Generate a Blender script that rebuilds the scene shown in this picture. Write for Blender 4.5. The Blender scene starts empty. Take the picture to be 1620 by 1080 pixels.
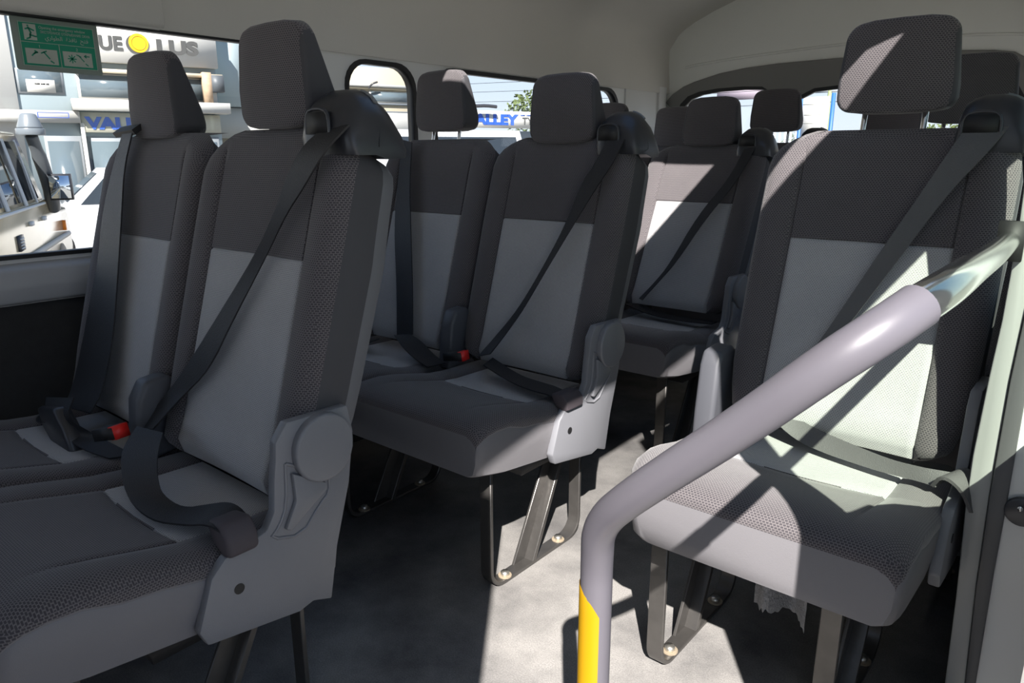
import bpy, bmesh, math, random
from mathutils import Vector, Matrix
random.seed(7)
SC = bpy.context.scene
COL = SC.collection
PI = math.pi

# ------------------------------------------------------------------ materials
def nt(name):
    m = bpy.data.materials.new(name); m.use_nodes = True
    t = m.node_tree; b = t.nodes['Principled BSDF']
    return m, t, b
def N(t, kind, **kw):
    n = t.nodes.new(kind)
    for k, v in kw.items():
        if k in n.inputs: n.inputs[k].default_value = v
        else: setattr(n, k, v)
    return n
def rgba(c): return (c[0], c[1], c[2], 1)
def plain(name, col, rough=.5, metal=0., spec=.5, var=.0, vscale=8., bump=0., bscale=200., emit=None):
    m, t, b = nt(name)
    b.inputs['Base Color'].default_value = rgba(col)
    b.inputs['Roughness'].default_value = rough
    b.inputs['Metallic'].default_value = metal
    b.inputs['Specular IOR Level'].default_value = spec
    if var or bump:
        tc = N(t, 'ShaderNodeTexCoord')
    if var:
        no = N(t, 'ShaderNodeTexNoise'); no.inputs['Scale'].default_value = vscale; no.inputs['Detail'].default_value = 5
        t.links.new(tc.outputs['Object'], no.inputs['Vector'])
        mx = N(t, 'ShaderNodeMix', data_type='RGBA')
        mx.inputs[6].default_value = rgba([c * (1 - var) for c in col]); mx.inputs[7].default_value = rgba([min(1, c * (1 + var)) for c in col])
        t.links.new(no.outputs['Fac'], mx.inputs[0]); t.links.new(mx.outputs[2], b.inputs['Base Color'])
    if bump:
        n2 = N(t, 'ShaderNodeTexNoise'); n2.inputs['Scale'].default_value = bscale
        t.links.new(tc.outputs['Object'], n2.inputs['Vector'])
        bp = N(t, 'ShaderNodeBump'); bp.inputs['Strength'].default_value = bump; bp.inputs['Distance'].default_value = .002
        t.links.new(n2.outputs['Fac'], bp.inputs['Height']); t.links.new(bp.outputs['Normal'], b.inputs['Normal'])
    return m
def knit(name, c_hi, c_lo, axes='xz', cw=.0056, ch=.0035):
    """honeycomb knitted cloth laid out in the seat's own coordinates"""
    m, t, b = nt(name)
    tc = N(t, 'ShaderNodeTexCoord'); sp = N(t, 'ShaderNodeSeparateXYZ'); cb = N(t, 'ShaderNodeCombineXYZ')
    t.links.new(tc.outputs['Object'], sp.inputs[0])
    sn = N(t, 'ShaderNodeSeparateXYZ'); t.links.new(tc.outputs['Normal'], sn.inputs[0])
    sel = []
    for ax, lim in (('x', .62), ('z', .62)):
        ab = N(t, 'ShaderNodeMath', operation='ABSOLUTE'); t.links.new(sn.outputs['xyz'.index(ax)], ab.inputs[0])
        gt = N(t, 'ShaderNodeMath', operation='GREATER_THAN'); gt.inputs[1].default_value = lim; t.links.new(ab.outputs[0], gt.inputs[0]); sel.append(gt)
    iv = N(t, 'ShaderNodeMath', operation='SUBTRACT'); iv.inputs[0].default_value = 1; t.links.new(sel[1].outputs[0], iv.inputs[1])
    gu = N(t, 'ShaderNodeMath', operation='MULTIPLY'); t.links.new(sel[0].outputs[0], gu.inputs[0]); t.links.new(iv.outputs[0], gu.inputs[1]); sel[0] = gu
    for i, (base, alt, g, cell) in enumerate(((0, 1, sel[0], cw), (2, 1, sel[1], ch))):
        mx = N(t, 'ShaderNodeMix', data_type='FLOAT'); t.links.new(g.outputs[0], mx.inputs[0])
        t.links.new(sp.outputs[base], mx.inputs[2]); t.links.new(sp.outputs[alt], mx.inputs[3])
        mu = N(t, 'ShaderNodeMath', operation='MULTIPLY'); mu.inputs[1].default_value = 1 / cell
        t.links.new(mx.outputs[0], mu.inputs[0]); t.links.new(mu.outputs[0], cb.inputs[i])
    br = N(t, 'ShaderNodeTexBrick'); br.offset = .5
    br.inputs['Scale'].default_value = 1; br.inputs['Brick Width'].default_value = 1; br.inputs['Row Height'].default_value = 1
    br.inputs['Mortar Size'].default_value = .17; br.inputs['Mortar Smooth'].default_value = .6
    br.inputs['Color1'].default_value = rgba(c_lo); br.inputs['Color2'].default_value = rgba([c * 1.12 for c in c_lo]); br.inputs['Mortar'].default_value = rgba(c_hi)
    t.links.new(cb.outputs[0], br.inputs['Vector'])
    no = N(t, 'ShaderNodeTexNoise'); no.inputs['Scale'].default_value = 7; no.inputs['Detail'].default_value = 4
    t.links.new(tc.outputs['Object'], no.inputs['Vector'])
    mr = N(t, 'ShaderNodeMapRange'); mr.inputs['To Min'].default_value = .86; mr.inputs['To Max'].default_value = 1.14
    t.links.new(no.outputs['Fac'], mr.inputs['Value'])
    vm = N(t, 'ShaderNodeVectorMath', operation='SCALE')
    t.links.new(br.outputs['Color'], vm.inputs[0]); t.links.new(mr.outputs[0], vm.inputs['Scale'])
    t.links.new(vm.outputs[0], b.inputs['Base Color'])
    bp = N(t, 'ShaderNodeBump'); bp.inputs['Strength'].default_value = .5; bp.inputs['Distance'].default_value = .0012
    t.links.new(br.outputs['Fac'], bp.inputs['Height']); t.links.new(bp.outputs['Normal'], b.inputs['Normal'])
    b.inputs['Roughness'].default_value = .9; b.inputs['Specular IOR Level'].default_value = .2
    b.inputs['Sheen Weight'].default_value = .25; b.inputs['Sheen Roughness'].default_value = .5
    return m
def glassm(name, tint=(1, 1, 1), refl=.06):
    m = bpy.data.materials.new(name); m.use_nodes = True; t = m.node_tree
    for n in list(t.nodes):
        if n.type == 'BSDF_PRINCIPLED': t.nodes.remove(n)
    out = [n for n in t.nodes if n.type == 'OUTPUT_MATERIAL'][0]
    tr = N(t, 'ShaderNodeBsdfTransparent'); tr.inputs[0].default_value = rgba(tint)
    gl = N(t, 'ShaderNodeBsdfGlossy'); gl.inputs['Roughness'].default_value = .02
    mx = N(t, 'ShaderNodeMixShader'); mx.inputs[0].default_value = refl
    t.links.new(tr.outputs[0], mx.inputs[1]); t.links.new(gl.outputs[0], mx.inputs[2]); t.links.new(mx.outputs[0], out.inputs[0])
    return m

DK_HI, DK_LO = (.16, .145, .148), (.055, .050, .056)
LT_HI, LT_LO = (.50, .49, .49), (.27, .268, .28)
M = dict(
    dark_xz=knit('dark_knit_upright', DK_HI, DK_LO, 'xz'),
    dark_xy=knit('dark_knit_flat', DK_HI, DK_LO, 'xy'),
    lite_xz=knit('grey_knit_upright', LT_HI, LT_LO, 'xz', .0050, .0030),
    lite_xy=knit('grey_knit_flat', LT_HI, LT_LO, 'xy', .0050, .0030),
    cloth=plain('charcoal_vinyl_cloth', (.055, .054, .06), .75, var=.08, bump=.3, bscale=900),
    front=plain('grey_vinyl', (.165, .16, .17), .6, var=.06, bump=.2, bscale=700),
    shell=plain('grey_plastic_shell', (.13, .132, .145), .5),
    trim=plain('slate_plastic', (.18, .183, .20), .42, var=.05, bump=.15, bscale=900),
    trim_shaded=plain('shaded_slate_plastic', (.075, .078, .09), .45),  # slate plastic with shade put into its colour, for the inner seat covers
    hood=plain('black_plastic', (.035, .036, .042), .32),
    hoodcap=plain('grey_hood_plastic', (.2, .21, .22), .35),
    black=plain('matt_black', (.012, .012, .013), .6),
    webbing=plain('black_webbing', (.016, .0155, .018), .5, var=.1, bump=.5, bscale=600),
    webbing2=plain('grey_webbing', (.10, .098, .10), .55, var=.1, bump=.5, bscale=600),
    anchor=plain('dark_sleeve_fabric', (.06, .05, .058), .7, var=.15),
    red=plain('red_plastic', (.75, .02, .015), .4),
    chrome=plain('chrome', (.75, .75, .76), .12, 1.),
    steel=plain('black_painted_steel', (.10, .095, .09), .36, .6, var=.25, vscale=30, bump=.3, bscale=60),
    rust=plain('rusty_zinc', (.40, .33, .24), .6, .4, var=.4, vscale=120),
    bolt=plain('zinc_bolt', (.6, .58, .53), .35, .9),
    sleeve=plain('grey_rail_sleeve', (.115, .108, .125), .42, var=.05, vscale=20),
    tubechrome=plain('polished_rail', (.66, .67, .66), .16, 1., var=.1, vscale=20),
    headliner=plain('headliner', (.66, .64, .59), .9, var=.05, vscale=3, bump=.2, bscale=400),
    white=plain('white_trim_plastic', (.76, .76, .74), .45),
    tailwhite=plain('white_tailgate_paint', (.86, .87, .82), .22, var=.02),
    arch=plain('grey_arch_plastic', (.22, .215, .205), .6),
    seal=plain('rubber_seal', (.012, .012, .013), .5),
    darkside=plain('dark_carpet_side', (.03, .03, .031), .95, var=.25, vscale=40, bump=.6, bscale=500),
    sill=plain('grey_sill', (.42, .43, .45), .45),
    jamb=plain('white_painted_metal', (.62, .63, .63), .3),
    pillar=plain('grey_pillar_plastic', (.3, .305, .3), .45),
    pillar2=plain('dark_seal_plastic', (.09, .09, .095), .5),
    glass=glassm('clear_glass', (.97, .98, .98), .035),
    doorglass=glassm('green_tinted_glass', (.87, .93, .86), .05),
)
def floormat():
    m, t, b = nt('worn_grey_floor')
    tc = N(t, 'ShaderNodeTexCoord')
    a = N(t, 'ShaderNodeTexNoise'); a.inputs['Scale'].default_value = 3.2; a.inputs['Detail'].default_value = 8; a.inputs['Roughness'].default_value = .62
    c = N(t, 'ShaderNodeTexNoise'); c.inputs['Scale'].default_value = 340; c.inputs['Detail'].default_value = 3
    t.links.new(tc.outputs['Object'], a.inputs['Vector']); t.links.new(tc.outputs['Object'], c.inputs['Vector'])
    r = N(t, 'ShaderNodeValToRGB'); e = r.color_ramp.elements
    e[0].position = .34; e[0].color = (.095, .092, .092, 1); e[1].position = .60; e[1].color = (.25, .24, .228, 1)
    t.links.new(a.outputs['Fac'], r.inputs[0])
    mr = N(t, 'ShaderNodeMapRange'); mr.inputs['From Min'].default_value = .3; mr.inputs['From Max'].default_value = .7; mr.inputs['To Min'].default_value = .78; mr.inputs['To Max'].default_value = 1.2
    t.links.new(c.outputs['Fac'], mr.inputs['Value'])
    vm = N(t, 'ShaderNodeVectorMath', operation='SCALE'); t.links.new(r.outputs[0], vm.inputs[0]); t.links.new(mr.outputs[0], vm.inputs['Scale'])
    t.links.new(vm.outputs[0], b.inputs['Base Color'])
    bp = N(t, 'ShaderNodeBump'); bp.inputs['Strength'].default_value = .35; bp.inputs['Distance'].default_value = .002
    t.links.new(c.outputs['Fac'], bp.inputs['Height']); t.links.new(bp.outputs['Normal'], b.inputs['Normal'])
    b.inputs['Roughness'].default_value = .85
    return m
M['floor'] = floormat()

# ------------------------------------------------------------------ helpers
def link(name, me, mats, parent=None, smooth=True, loc=None):
    o = bpy.data.objects.new(name, me); COL.objects.link(o)
    for mm in (mats if isinstance(mats, (list, tuple)) else [mats]):
        me.materials.append(M[mm] if isinstance(mm, str) else mm)
    if smooth:
        for p in me.polygons: p.use_smooth = True
    if parent: o.parent = parent
    if loc: o.location = loc
    return o
def from_bm(name, bm, mats, parent=None, smooth=True, loc=None, sharp=35):
    bmesh.ops.recalc_face_normals(bm, faces=bm.faces)
    if smooth:
        for e in bm.edges:
            if len(e.link_faces) == 2 and e.calc_face_angle(0) > math.radians(sharp): e.smooth = False
    me = bpy.data.meshes.new(name); bm.to_mesh(me); bm.free()
    return link(name, me, mats, parent, smooth, loc)
def tag(o, label=None, cat=None, group=None, kind=None):
    if label: o['label'] = label
    if cat: o['category'] = cat
    if group: o['group'] = group
    if kind: o['kind'] = kind
    return o
def empty(name, loc, rz=0):
    o = bpy.data.objects.new(name, None); COL.objects.link(o); o.location = loc; o.rotation_euler = (0, 0, rz)
    o.empty_display_size = .1
    return o
def bevel(bm, w, seg=2):
    es = [e for e in bm.edges if len(e.link_faces) == 2 and e.calc_face_angle(0) > .5]
    bmesh.ops.bevel(bm, geom=es, offset=w, segments=seg, affect='EDGES', profile=.5, clamp_overlap=True)
def add_box(bm, lo, hi):
    v = [bm.verts.new((x, y, z)) for z in (lo[2], hi[2]) for y in (lo[1], hi[1]) for x in (lo[0], hi[0])]
    for f in ((0, 2, 3, 1), (4, 5, 7, 6), (0, 1, 5, 4), (2, 6, 7, 3), (0, 4, 6, 2), (1, 3, 7, 5)): bm.faces.new([v[i] for i in f])
def box(name, lo, hi, mat, parent=None, bv=0., seg=2, loc=None):
    bm = bmesh.new(); add_box(bm, lo, hi)
    if bv: bevel(bm, bv, seg)
    return from_bm(name, bm, mat, parent, loc=loc)
def boxes(name, lst, mat, parent=None, bv=0.):
    bm = bmesh.new()
    for lo, hi in lst: add_box(bm, lo, hi)
    if bv: bevel(bm, bv, 2)
    return from_bm(name, bm, mat, parent)
def prism(name, poly, axis, a, b, mat, parent=None, bv=0., seg=2, loc=None):
    """poly in the two other axes (cyclic order kept x,y,z) extruded along axis from a to b"""
    bm = bmesh.new(); ai = 'xyz'.index(axis)
    def P(p, h):
        r = list(p); r.insert(ai, h); return r
    v0 = [bm.verts.new(P(p, a)) for p in poly]; v1 = [bm.verts.new(P(p, b)) for p in poly]; n = len(poly)
    bm.faces.new(v0); bm.faces.new(v1[::-1])
    for i in range(n): bm.faces.new((v0[i], v1[i], v1[(i + 1) % n], v0[(i + 1) % n]))
    bmesh.ops.recalc_face_normals(bm, faces=bm.faces)
    if bv: bevel(bm, bv, seg)
    return from_bm(name, bm, mat, parent, loc=loc)
def smooth_path(pts, it=2):
    pts = [Vector(p) for p in pts]
    for _ in range(it):
        q = [pts[0]]
        for a, b in zip(pts[:-1], pts[1:]): q += [a.lerp(b, .25), a.lerp(b, .75)]
        q.append(pts[-1]); pts = q
    return pts
def tube(name, pts, r, mat, parent=None, n=14, it=2, loc=None):
    pts = smooth_path(pts, it) if it else [Vector(p) for p in pts]
    bm = bmesh.new(); rings = []; up = None
    for i, p in enumerate(pts):
        d = (pts[min(i + 1, len(pts) - 1)] - pts[max(i - 1, 0)]).normalized()
        if up is None: up = Vector((0, 0, 1)) if abs(d.z) < .9 else Vector((0, 1, 0))
        u = (up - d * up.dot(d)).normalized(); w = d.cross(u); up = u
        rr = r[i * (len(r) - 1) // max(1, len(pts) - 1)] if isinstance(r, (list, tuple)) else r
        rings.append([bm.verts.new(p + (u * math.cos(2 * PI * k / n) + w * math.sin(2 * PI * k / n)) * rr) for k in range(n)])
    for a, b in zip(rings[:-1], rings[1:]):
        for k in range(n): bm.faces.new((a[k], a[(k + 1) % n], b[(k + 1) % n], b[k]))
    bm.faces.new(rings[0][::-1]); bm.faces.new(rings[-1])
    return from_bm(name, bm, mat, parent, loc=loc, sharp=60)
def cyl(name, p0, p1, r, mat, parent=None, n=20, bv=0.):
    p0 = Vector(p0); p1 = Vector(p1)
    bm = bmesh.new(); d = (p1 - p0)
    mt = Matrix.Translation((p0 + p1) / 2) @ d.to_track_quat('Z', 'Y').to_matrix().to_4x4()
    bmesh.ops.create_cone(bm, cap_ends=True, segments=n, radius1=r, radius2=r, depth=d.length, matrix=mt)
    if bv: bevel(bm, bv, 2)
    return from_bm(name, bm, mat, parent)
def ribbon(name, pairs, mat, parent=None, th=.0016, sub=4, loc=None):
    """strap between pairs of edge points"""
    L = smooth_path([p[0] for p in pairs], 2); Rr = smooth_path([p[1] for p in pairs], 2)
    bm = bmesh.new(); top = []; bot = []
    for i in range(len(L)):
        a, b = L[i], Rr[i]
        d = (L[min(i + 1, len(L) - 1)] - L[max(0, i - 1)])
        nn = d.cross(b - a); nn = nn.normalized() if nn.length > 1e-9 else Vector((0, -1, 0))
        top.append([bm.verts.new(a.lerp(b, k / sub) + nn * th) for k in range(sub + 1)])
        bot.append([bm.verts.new(a.lerp(b, k / sub) - nn * th) for k in range(sub + 1)])
    for i in range(len(L) - 1):
        for k in range(sub):
            bm.faces.new((top[i][k], top[i][k + 1], top[i + 1][k + 1], top[i + 1][k]))
            bm.faces.new((bot[i][k], bot[i + 1][k], bot[i + 1][k + 1], bot[i][k + 1]))
        bm.faces.new((top[i][0], top[i + 1][0], bot[i + 1][0], bot[i][0])); bm.faces.new((top[i][sub], bot[i][sub], bot[i + 1][sub], top[i + 1][sub]))
    for i in (0, -1):
        for k in range(sub): bm.faces.new((top[i][k], bot[i][k], bot[i][k + 1], top[i][k + 1]))
    return from_bm(name, bm, mat, parent, loc=loc, sharp=50)
def plate(name, outer, holes, axis, at, th, mat, parent=None, bv=0., loc=None):
    """flat sheet with holes: outlines in the two other axes; thickness th along axis starting at `at`"""
    cu = bpy.data.curves.new('c', 'CURVE'); cu.dimensions = '2D'; cu.fill_mode = 'BOTH'; cu.extrude = abs(th) / 2
    cu.bevel_depth = bv; cu.bevel_resolution = 1; cu.offset = -bv
    for poly in [outer] + holes:
        s = cu.splines.new('POLY'); s.points.add(len(poly) - 1); s.use_cyclic_u = True
        for p, q in zip(s.points, poly): p.co = (q[0], q[1], 0, 1)
    o = bpy.data.objects.new('c', cu); COL.objects.link(o)
    dg = bpy.context.evaluated_depsgraph_get(); me = bpy.data.meshes.new_from_object(o.evaluated_get(dg))
    bpy.data.objects.remove(o); bpy.data.curves.remove(cu)
    c = at + th / 2
    for v in me.vertices:
        a, b, z = v.co
        v.co = {'x': (c + z, a, b), 'y': (a, c + z, b), 'z': (a, b, c + z)}[axis]
    me.name = name; me.materials.clear()
    bm = bmesh.new(); bm.from_mesh(me); bmesh.ops.remove_doubles(bm, verts=bm.verts, dist=1e-5); bpy.data.meshes.remove(me)
    return from_bm(name, bm, mat, parent, loc=loc, smooth=False)
def text(name, body, size, loc, rot, mat, parent=None, ext=.002, sx=1., shear=0., font=None, align='LEFT', bold=0.):
    cu = bpy.data.curves.new('t', 'FONT'); cu.body = body; cu.size = size; cu.extrude = ext; cu.shear = shear; cu.align_x = align; cu.offset = bold
    o = bpy.data.objects.new('t', cu); COL.objects.link(o)
    bpy.context.view_layer.update()
    dg = bpy.context.evaluated_depsgraph_get(); me = bpy.data.meshes.new_from_object(o.evaluated_get(dg))
    bpy.data.objects.remove(o); bpy.data.curves.remove(cu)
    for v in me.vertices: v.co.x *= sx
    me.materials.clear(); me.name = name
    o = link(name, me, mat, parent, smooth=False); o.location = loc; o.rotation_euler = rot
    return o
def rrect(x0, y0, x1, y1, r, n=5, corners=(1, 1, 1, 1)):
    """rounded rectangle, ccw; corner order: lower-left, lower-right, upper-right, upper-left"""
    out = []
    for (cx, cy, a0), on in zip(((x0 + r, y0 + r, PI), (x1 - r, y0 + r, 1.5 * PI), (x1 - r, y1 - r, 0), (x0 + r, y1 - r, .5 * PI)), corners):
        if on: out += [(cx + r * math.cos(a0 + k * PI / 2 / n), cy + r * math.sin(a0 + k * PI / 2 / n)) for k in range(n + 1)]
        else: out.append((cx + r * (1 if math.cos(a0 + PI / 4) > 0 else -1), cy + r * (1 if math.sin(a0 + PI / 4) > 0 else -1)))
    return out

# ------------------------------------------------------------------ seats
def loft_split(name, rings, face_mat, mats, sub_idx, sub_name, parent, cx=0., post=None):
    """closed loft; faces whose material index is sub_idx become a child panel of their own"""
    def P(v):
        q = (v[0] + cx, v[1], v[2]); return post(q) if post else q
    objs = {}
    for want in (False, True):
        bm = bmesh.new(); cache = {}
        def V(i, k):
            if (i, k) not in cache: cache[(i, k)] = bm.verts.new(P(rings[i][k]))
            return cache[(i, k)]
        n = len(rings[0]); any_f = False
        for i in range(len(rings) - 1):
            for k in range(n):
                k2 = (k + 1) % n
                c = [sum(rings[a][b][j] for a, b in ((i, k), (i, k2), (i + 1, k), (i + 1, k2))) / 4 for j in range(3)]
                mi = face_mat(c, k, i)
                if (mi == sub_idx) != want: continue
                f = bm.faces.new((V(i, k), V(i, k2), V(i + 1, k2), V(i + 1, k))); f.material_index = 0 if want else mi; any_f = True
        if not want:
            for i, flip in ((0, 1), (len(rings) - 1, 0)):
                vs = [V(i, k) for k in range(n)]
                f = bm.faces.new(vs[::-1] if flip else vs); f.material_index = face_mat(None, -1, i)
        if not any_f: bm.free(); continue
        if want:
            # keep it pointing the same way as the main mesh: normals from geometry toward -y/+z
            me = bpy.data.meshes.new(sub_name)
            bm.normal_update(); s = sum((f.normal.z - f.normal.y) for f in bm.faces)
            if s < 0: bmesh.ops.reverse_faces(bm, faces=bm.faces)
            bm.to_mesh(me); bm.free(); objs[True] = link(sub_name, me, mats[sub_idx], objs[False])
        else:
            objs[False] = from_bm(name, bm, [mm for mm in mats], parent, sharp=50)
    return objs

def lerp_tab(tab, t):
    if t <= tab[0][0]: return tab[0][1]
    for (a, va), (b, vb) in zip(tab[:-1], tab[1:]):
        if t <= b: return va + (vb - va) * (t - a) / (b - a)
    return tab[-1][1]

def recl(p, a):
    if not a: return p
    x, y, z = p; y -= .24; z -= .45; c, s = math.cos(a), math.sin(a)
    return (x, .24 + y * c + z * s, .45 + z * c - y * s)

def make_backrest(parent, cx, rec):
    zs = [.43, .436, .446, .46, .50, .55, .60, .65, .70, .75, .79, .806, .811, .8145, .818, .823, .84, .88, .92, .955, .98, 1.0, 1.014, 1.024, 1.031]
    hwt = [(.43, .175), (.446, .2), (.47, .216), (.55, .226), (.8, .229), (.9, .229), (.96, .228), (.985, .223), (1.0, .210), (1.014, .190), (1.024, .170), (1.031, .148)]
    rings = []
    for z in zs:
        hw = lerp_tab(hwt, z)
        yf = .203 + .29 * (z - .815) - (.012 if z < .5 else 0) * (z - .43) / .07
        th = lerp_tab([(.43, .10), (.6, .112), (.8, .118), (.97, .10), (1.0, .094), (1.031, .075)], z)
        inn = 0.
        if z > .99: inn = (z - .99) ** 2 / .0018 * .016
        if z < .46: inn = (.46 - z) / .03 * .012
        seam = -.004 if abs(z - .8145) < .002 else 0.
        cols = [-1, -.985, -.955, -.9, -.84, -.78]; ring = []
        xs = [-hw, -hw + .004, -hw + .012, -hw + .028, -.5 * (hw - .028 + .162), -.162, -.153, -.1495, -.146, -.136, -.09, -.045, 0]
        xs = xs[:-1] + [0] + [-x for x in xs[-2::-1]]
        for x in xs:
            e = hw - abs(x)
            y = yf
            y += (max(0, .028 - e) / .028) ** 2.2 * .028
            ax = abs(x)
            if ax > .1495: y -= .010 * min(1, (ax - .1495) / .02) * (1 if z < .96 else max(0, (1.0 - z) / .04))
            else: y += .004 * math.cos(ax / .15 * PI / 2)
            if abs(ax - .1495) < .001 and z < .99: y += .006
            y -= seam if ax < .15 else 0
            ring.append((x, y + inn, z))
        zb = -.045 * max(0, (z - .86) / .17)
        yb = yf + th
        ring += [(hw, yf + .045, z + zb * .3), (hw - .001, yf + th * .72, z + zb * .7), (hw - .001, yf + th * .86, z + zb * .85), (hw - .008, yb - inn, z + zb), (hw * .5, yb - inn + .003, z + zb), (0, yb - inn + .004, z + zb),
                 (-hw * .5, yb - inn + .003, z + zb), (-hw + .008, yb - inn, z + zb), (-hw + .001, yf + th * .86, z + zb * .85), (-hw + .001, yf + th * .72, z + zb * .7), (-hw, yf + .045, z + zb * .3)]
        rings.append(ring)
    nx = 25
    def fm(c, k, i):
        if c is None: return 1
        if k < nx - 1:
            if abs(c[0]) < .1495 and c[2] < .8145 and 7 <= k <= nx - 9: return 2
            return 0
        if k in (nx - 1 + 2, nx + 2, nx + 3, nx + 4, nx + 5, nx + 6, nx + 7): return 3
        return 1
    o = loft_split('backrest', rings, fm, ['dark_xz', 'cloth', 'lite_xz', 'shell'], 2, 'centre_panel', parent, cx, lambda p: recl(p, rec))
    return o[False]

def make_cushion(parent, cx, xl=.23, xr=.23):
    ys = [-.314, -.3125, -.308, -.298, -.284, -.26, -.22, -.17, -.12, -.075, -.052, -.0485, -.045, 0, .05, .10, .15, .175]
    ht = [(-.314, .418), (-.3125, .427), (-.308, .434), (-.298, .441), (-.284, .4455), (-.26, .449), (-.22, .447), (-.17, .437), (-.12, .425), (-.0485, .409), (0, .404), (.1, .402), (.175, .40)]
    bt = [(-.314, .326), (-.22, .306), (-.08, .288), (.175, .28)]
    rings = []
    for y in ys:
        zt = lerp_tab(ht, y); zb = lerp_tab(bt, y)
        sq = lerp_tab([(-.314, -.012), (-.308, -.006), (-.298, -.003), (-.26, 0)], y)
        L, R_ = xl + sq, xr + sq
        if xl > .24: L = xl + lerp_tab([(-.314, -.075), (-.308, -.06), (-.298, -.05), (-.26, -.03), (-.2, -.008), (-.12, 0)], y)
        seamz = zt - .012 if y < -.3 else .43 if y < -.2 else lerp_tab([(-.2, .42), (0, .40), (.175, .395)], y) - .012
        seamz = min(seamz, zt - .026)
        xs = [-L + .001, -L + .003, -L + .012, -L + .03, -.165, -.145, -.141, -.137, -.125, -.07, 0, .07, .125, .137, .141, .145, .165, R_ - .03, R_ - .012, R_ - .003, R_ - .001]
        ring = []
        for x in xs:
            e = min(R_ - x, L + x); z = zt
            z -= (max(0, .03 - e) / .03) ** 2 * .022
            ax = abs(x)
            if y > -.25:
                w = min(1, (y + .25) / .1)
                if ax > .141: z += .008 * w * min(1, (ax - .141) / .03)
                if abs(ax - .141) < .001: z -= .004 * w
            if abs(y + .0485) < .001 and ax < .14: z -= .003
            ring.append((x, y - (.012 * (1 - (x / .14) ** 2) if ax < .141 and -.1 < y < 0 else 0), z))
        ring += [(R_, y, seamz), (R_ - .002, y, seamz - .004), (R_, y, seamz - .008), (R_ - .002, y, (seamz + zb) / 2), (R_ - .01, y, zb + .008), (R_ - .025, y, zb),
                 (-L + .025, y, zb), (-L + .01, y, zb + .008), (-L + .002, y, (seamz + zb) / 2), (-L, y, seamz - .008), (-L + .002, y, seamz - .004), (-L, y, seamz)]
        rings.append(ring)
    nx = 21
    def fm(c, k, i):
        if c is None: return 1
        if k < nx - 1:
            if abs(c[0]) < .141 and c[1] > -.055 and 6 <= k <= 13: return 2
            return 0
        if k == nx - 1 or k == len(rings[0]) - 1: return 0
        return 1
    o = loft_split('seat_cushion', rings, fm, ['dark_xy', 'front', 'lite_xy'], 2, 'centre_panel', parent, cx)
    return o[False]

def make_headrest(parent, cx, rec, up, post=True):
    dy = .25 * up
    bm = bmesh.new()
    prof = [(.26, 1.03, .108), (.258, 1.10, .107), (.261, 1.205, .098), (.303, 1.209, .095), (.352, 1.048, .104), (.345, 1.032, .106)]
    n = len(prof)
    # subdivided columns across so that the front stays slightly crowned
    cols = [-1, -.5, 0, .5, 1]
    vs = []
    for c in cols:
        row = []
        for i, (y, z, hw) in enumerate(prof):
            cr = (abs(c) ** 3) * .008
            yy = y + (cr if i < 3 else -cr * 1.3); zz = z - (cr if i in (2, 3) else -cr if i in (0, 4, 5) else 0)
            row.append(bm.verts.new(recl((cx + c * hw, yy + dy, zz + up), rec)))
        vs.append(row)
    for a, b in zip(vs[:-1], vs[1:]):
        for i in range(n):
            j = (i + 1) % n; f = bm.faces.new((a[i], a[j], b[j], b[i])); f.material_index = 0
    bm.faces.new(vs[0]).material_index = 1; bm.faces.new(vs[-1][::-1]).material_index = 1
    bmesh.ops.recalc_face_normals(bm, faces=bm.faces)
    cor = []
    for row in (vs[0], vs[-1]):
        for i, j in ((2, 3), (5, 0), (4, 5)): cor.append(bm.edges.get((row[i], row[j])))
    bmesh.ops.bevel(bm, geom=cor, offset=.026, segments=6, affect='EDGES', profile=.5, clamp_overlap=False)
    es = [e for e in bm.edges if len(e.link_faces) == 2 and e.calc_face_angle(0) > .42]
    bmesh.ops.bevel(bm, geom=es, offset=.010, segments=4, affect='EDGES', profile=.5, clamp_overlap=True)
    for f in bm.faces:
        if abs(f.calc_center_median().x - cx) > .0955 or f.normal.y > .5: f.material_index = 1
    o = from_bm('headrest', bm, ['dark_xz', 'cloth'], parent, sharp=60)
    for s in (-1, 1):
        cyl('chrome_post', recl((cx + s * .055, .292, .995), rec), recl((cx + s * .055, .30 + dy, 1.05 + up), rec), .0055, 'chrome', o, 12)
        cyl('post_socket', recl((cx + s * .055, .291, .99), rec), recl((cx + s * .055, .293, 1.028), rec), .014, 'hood', o, 14, .003)
    return o

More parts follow.
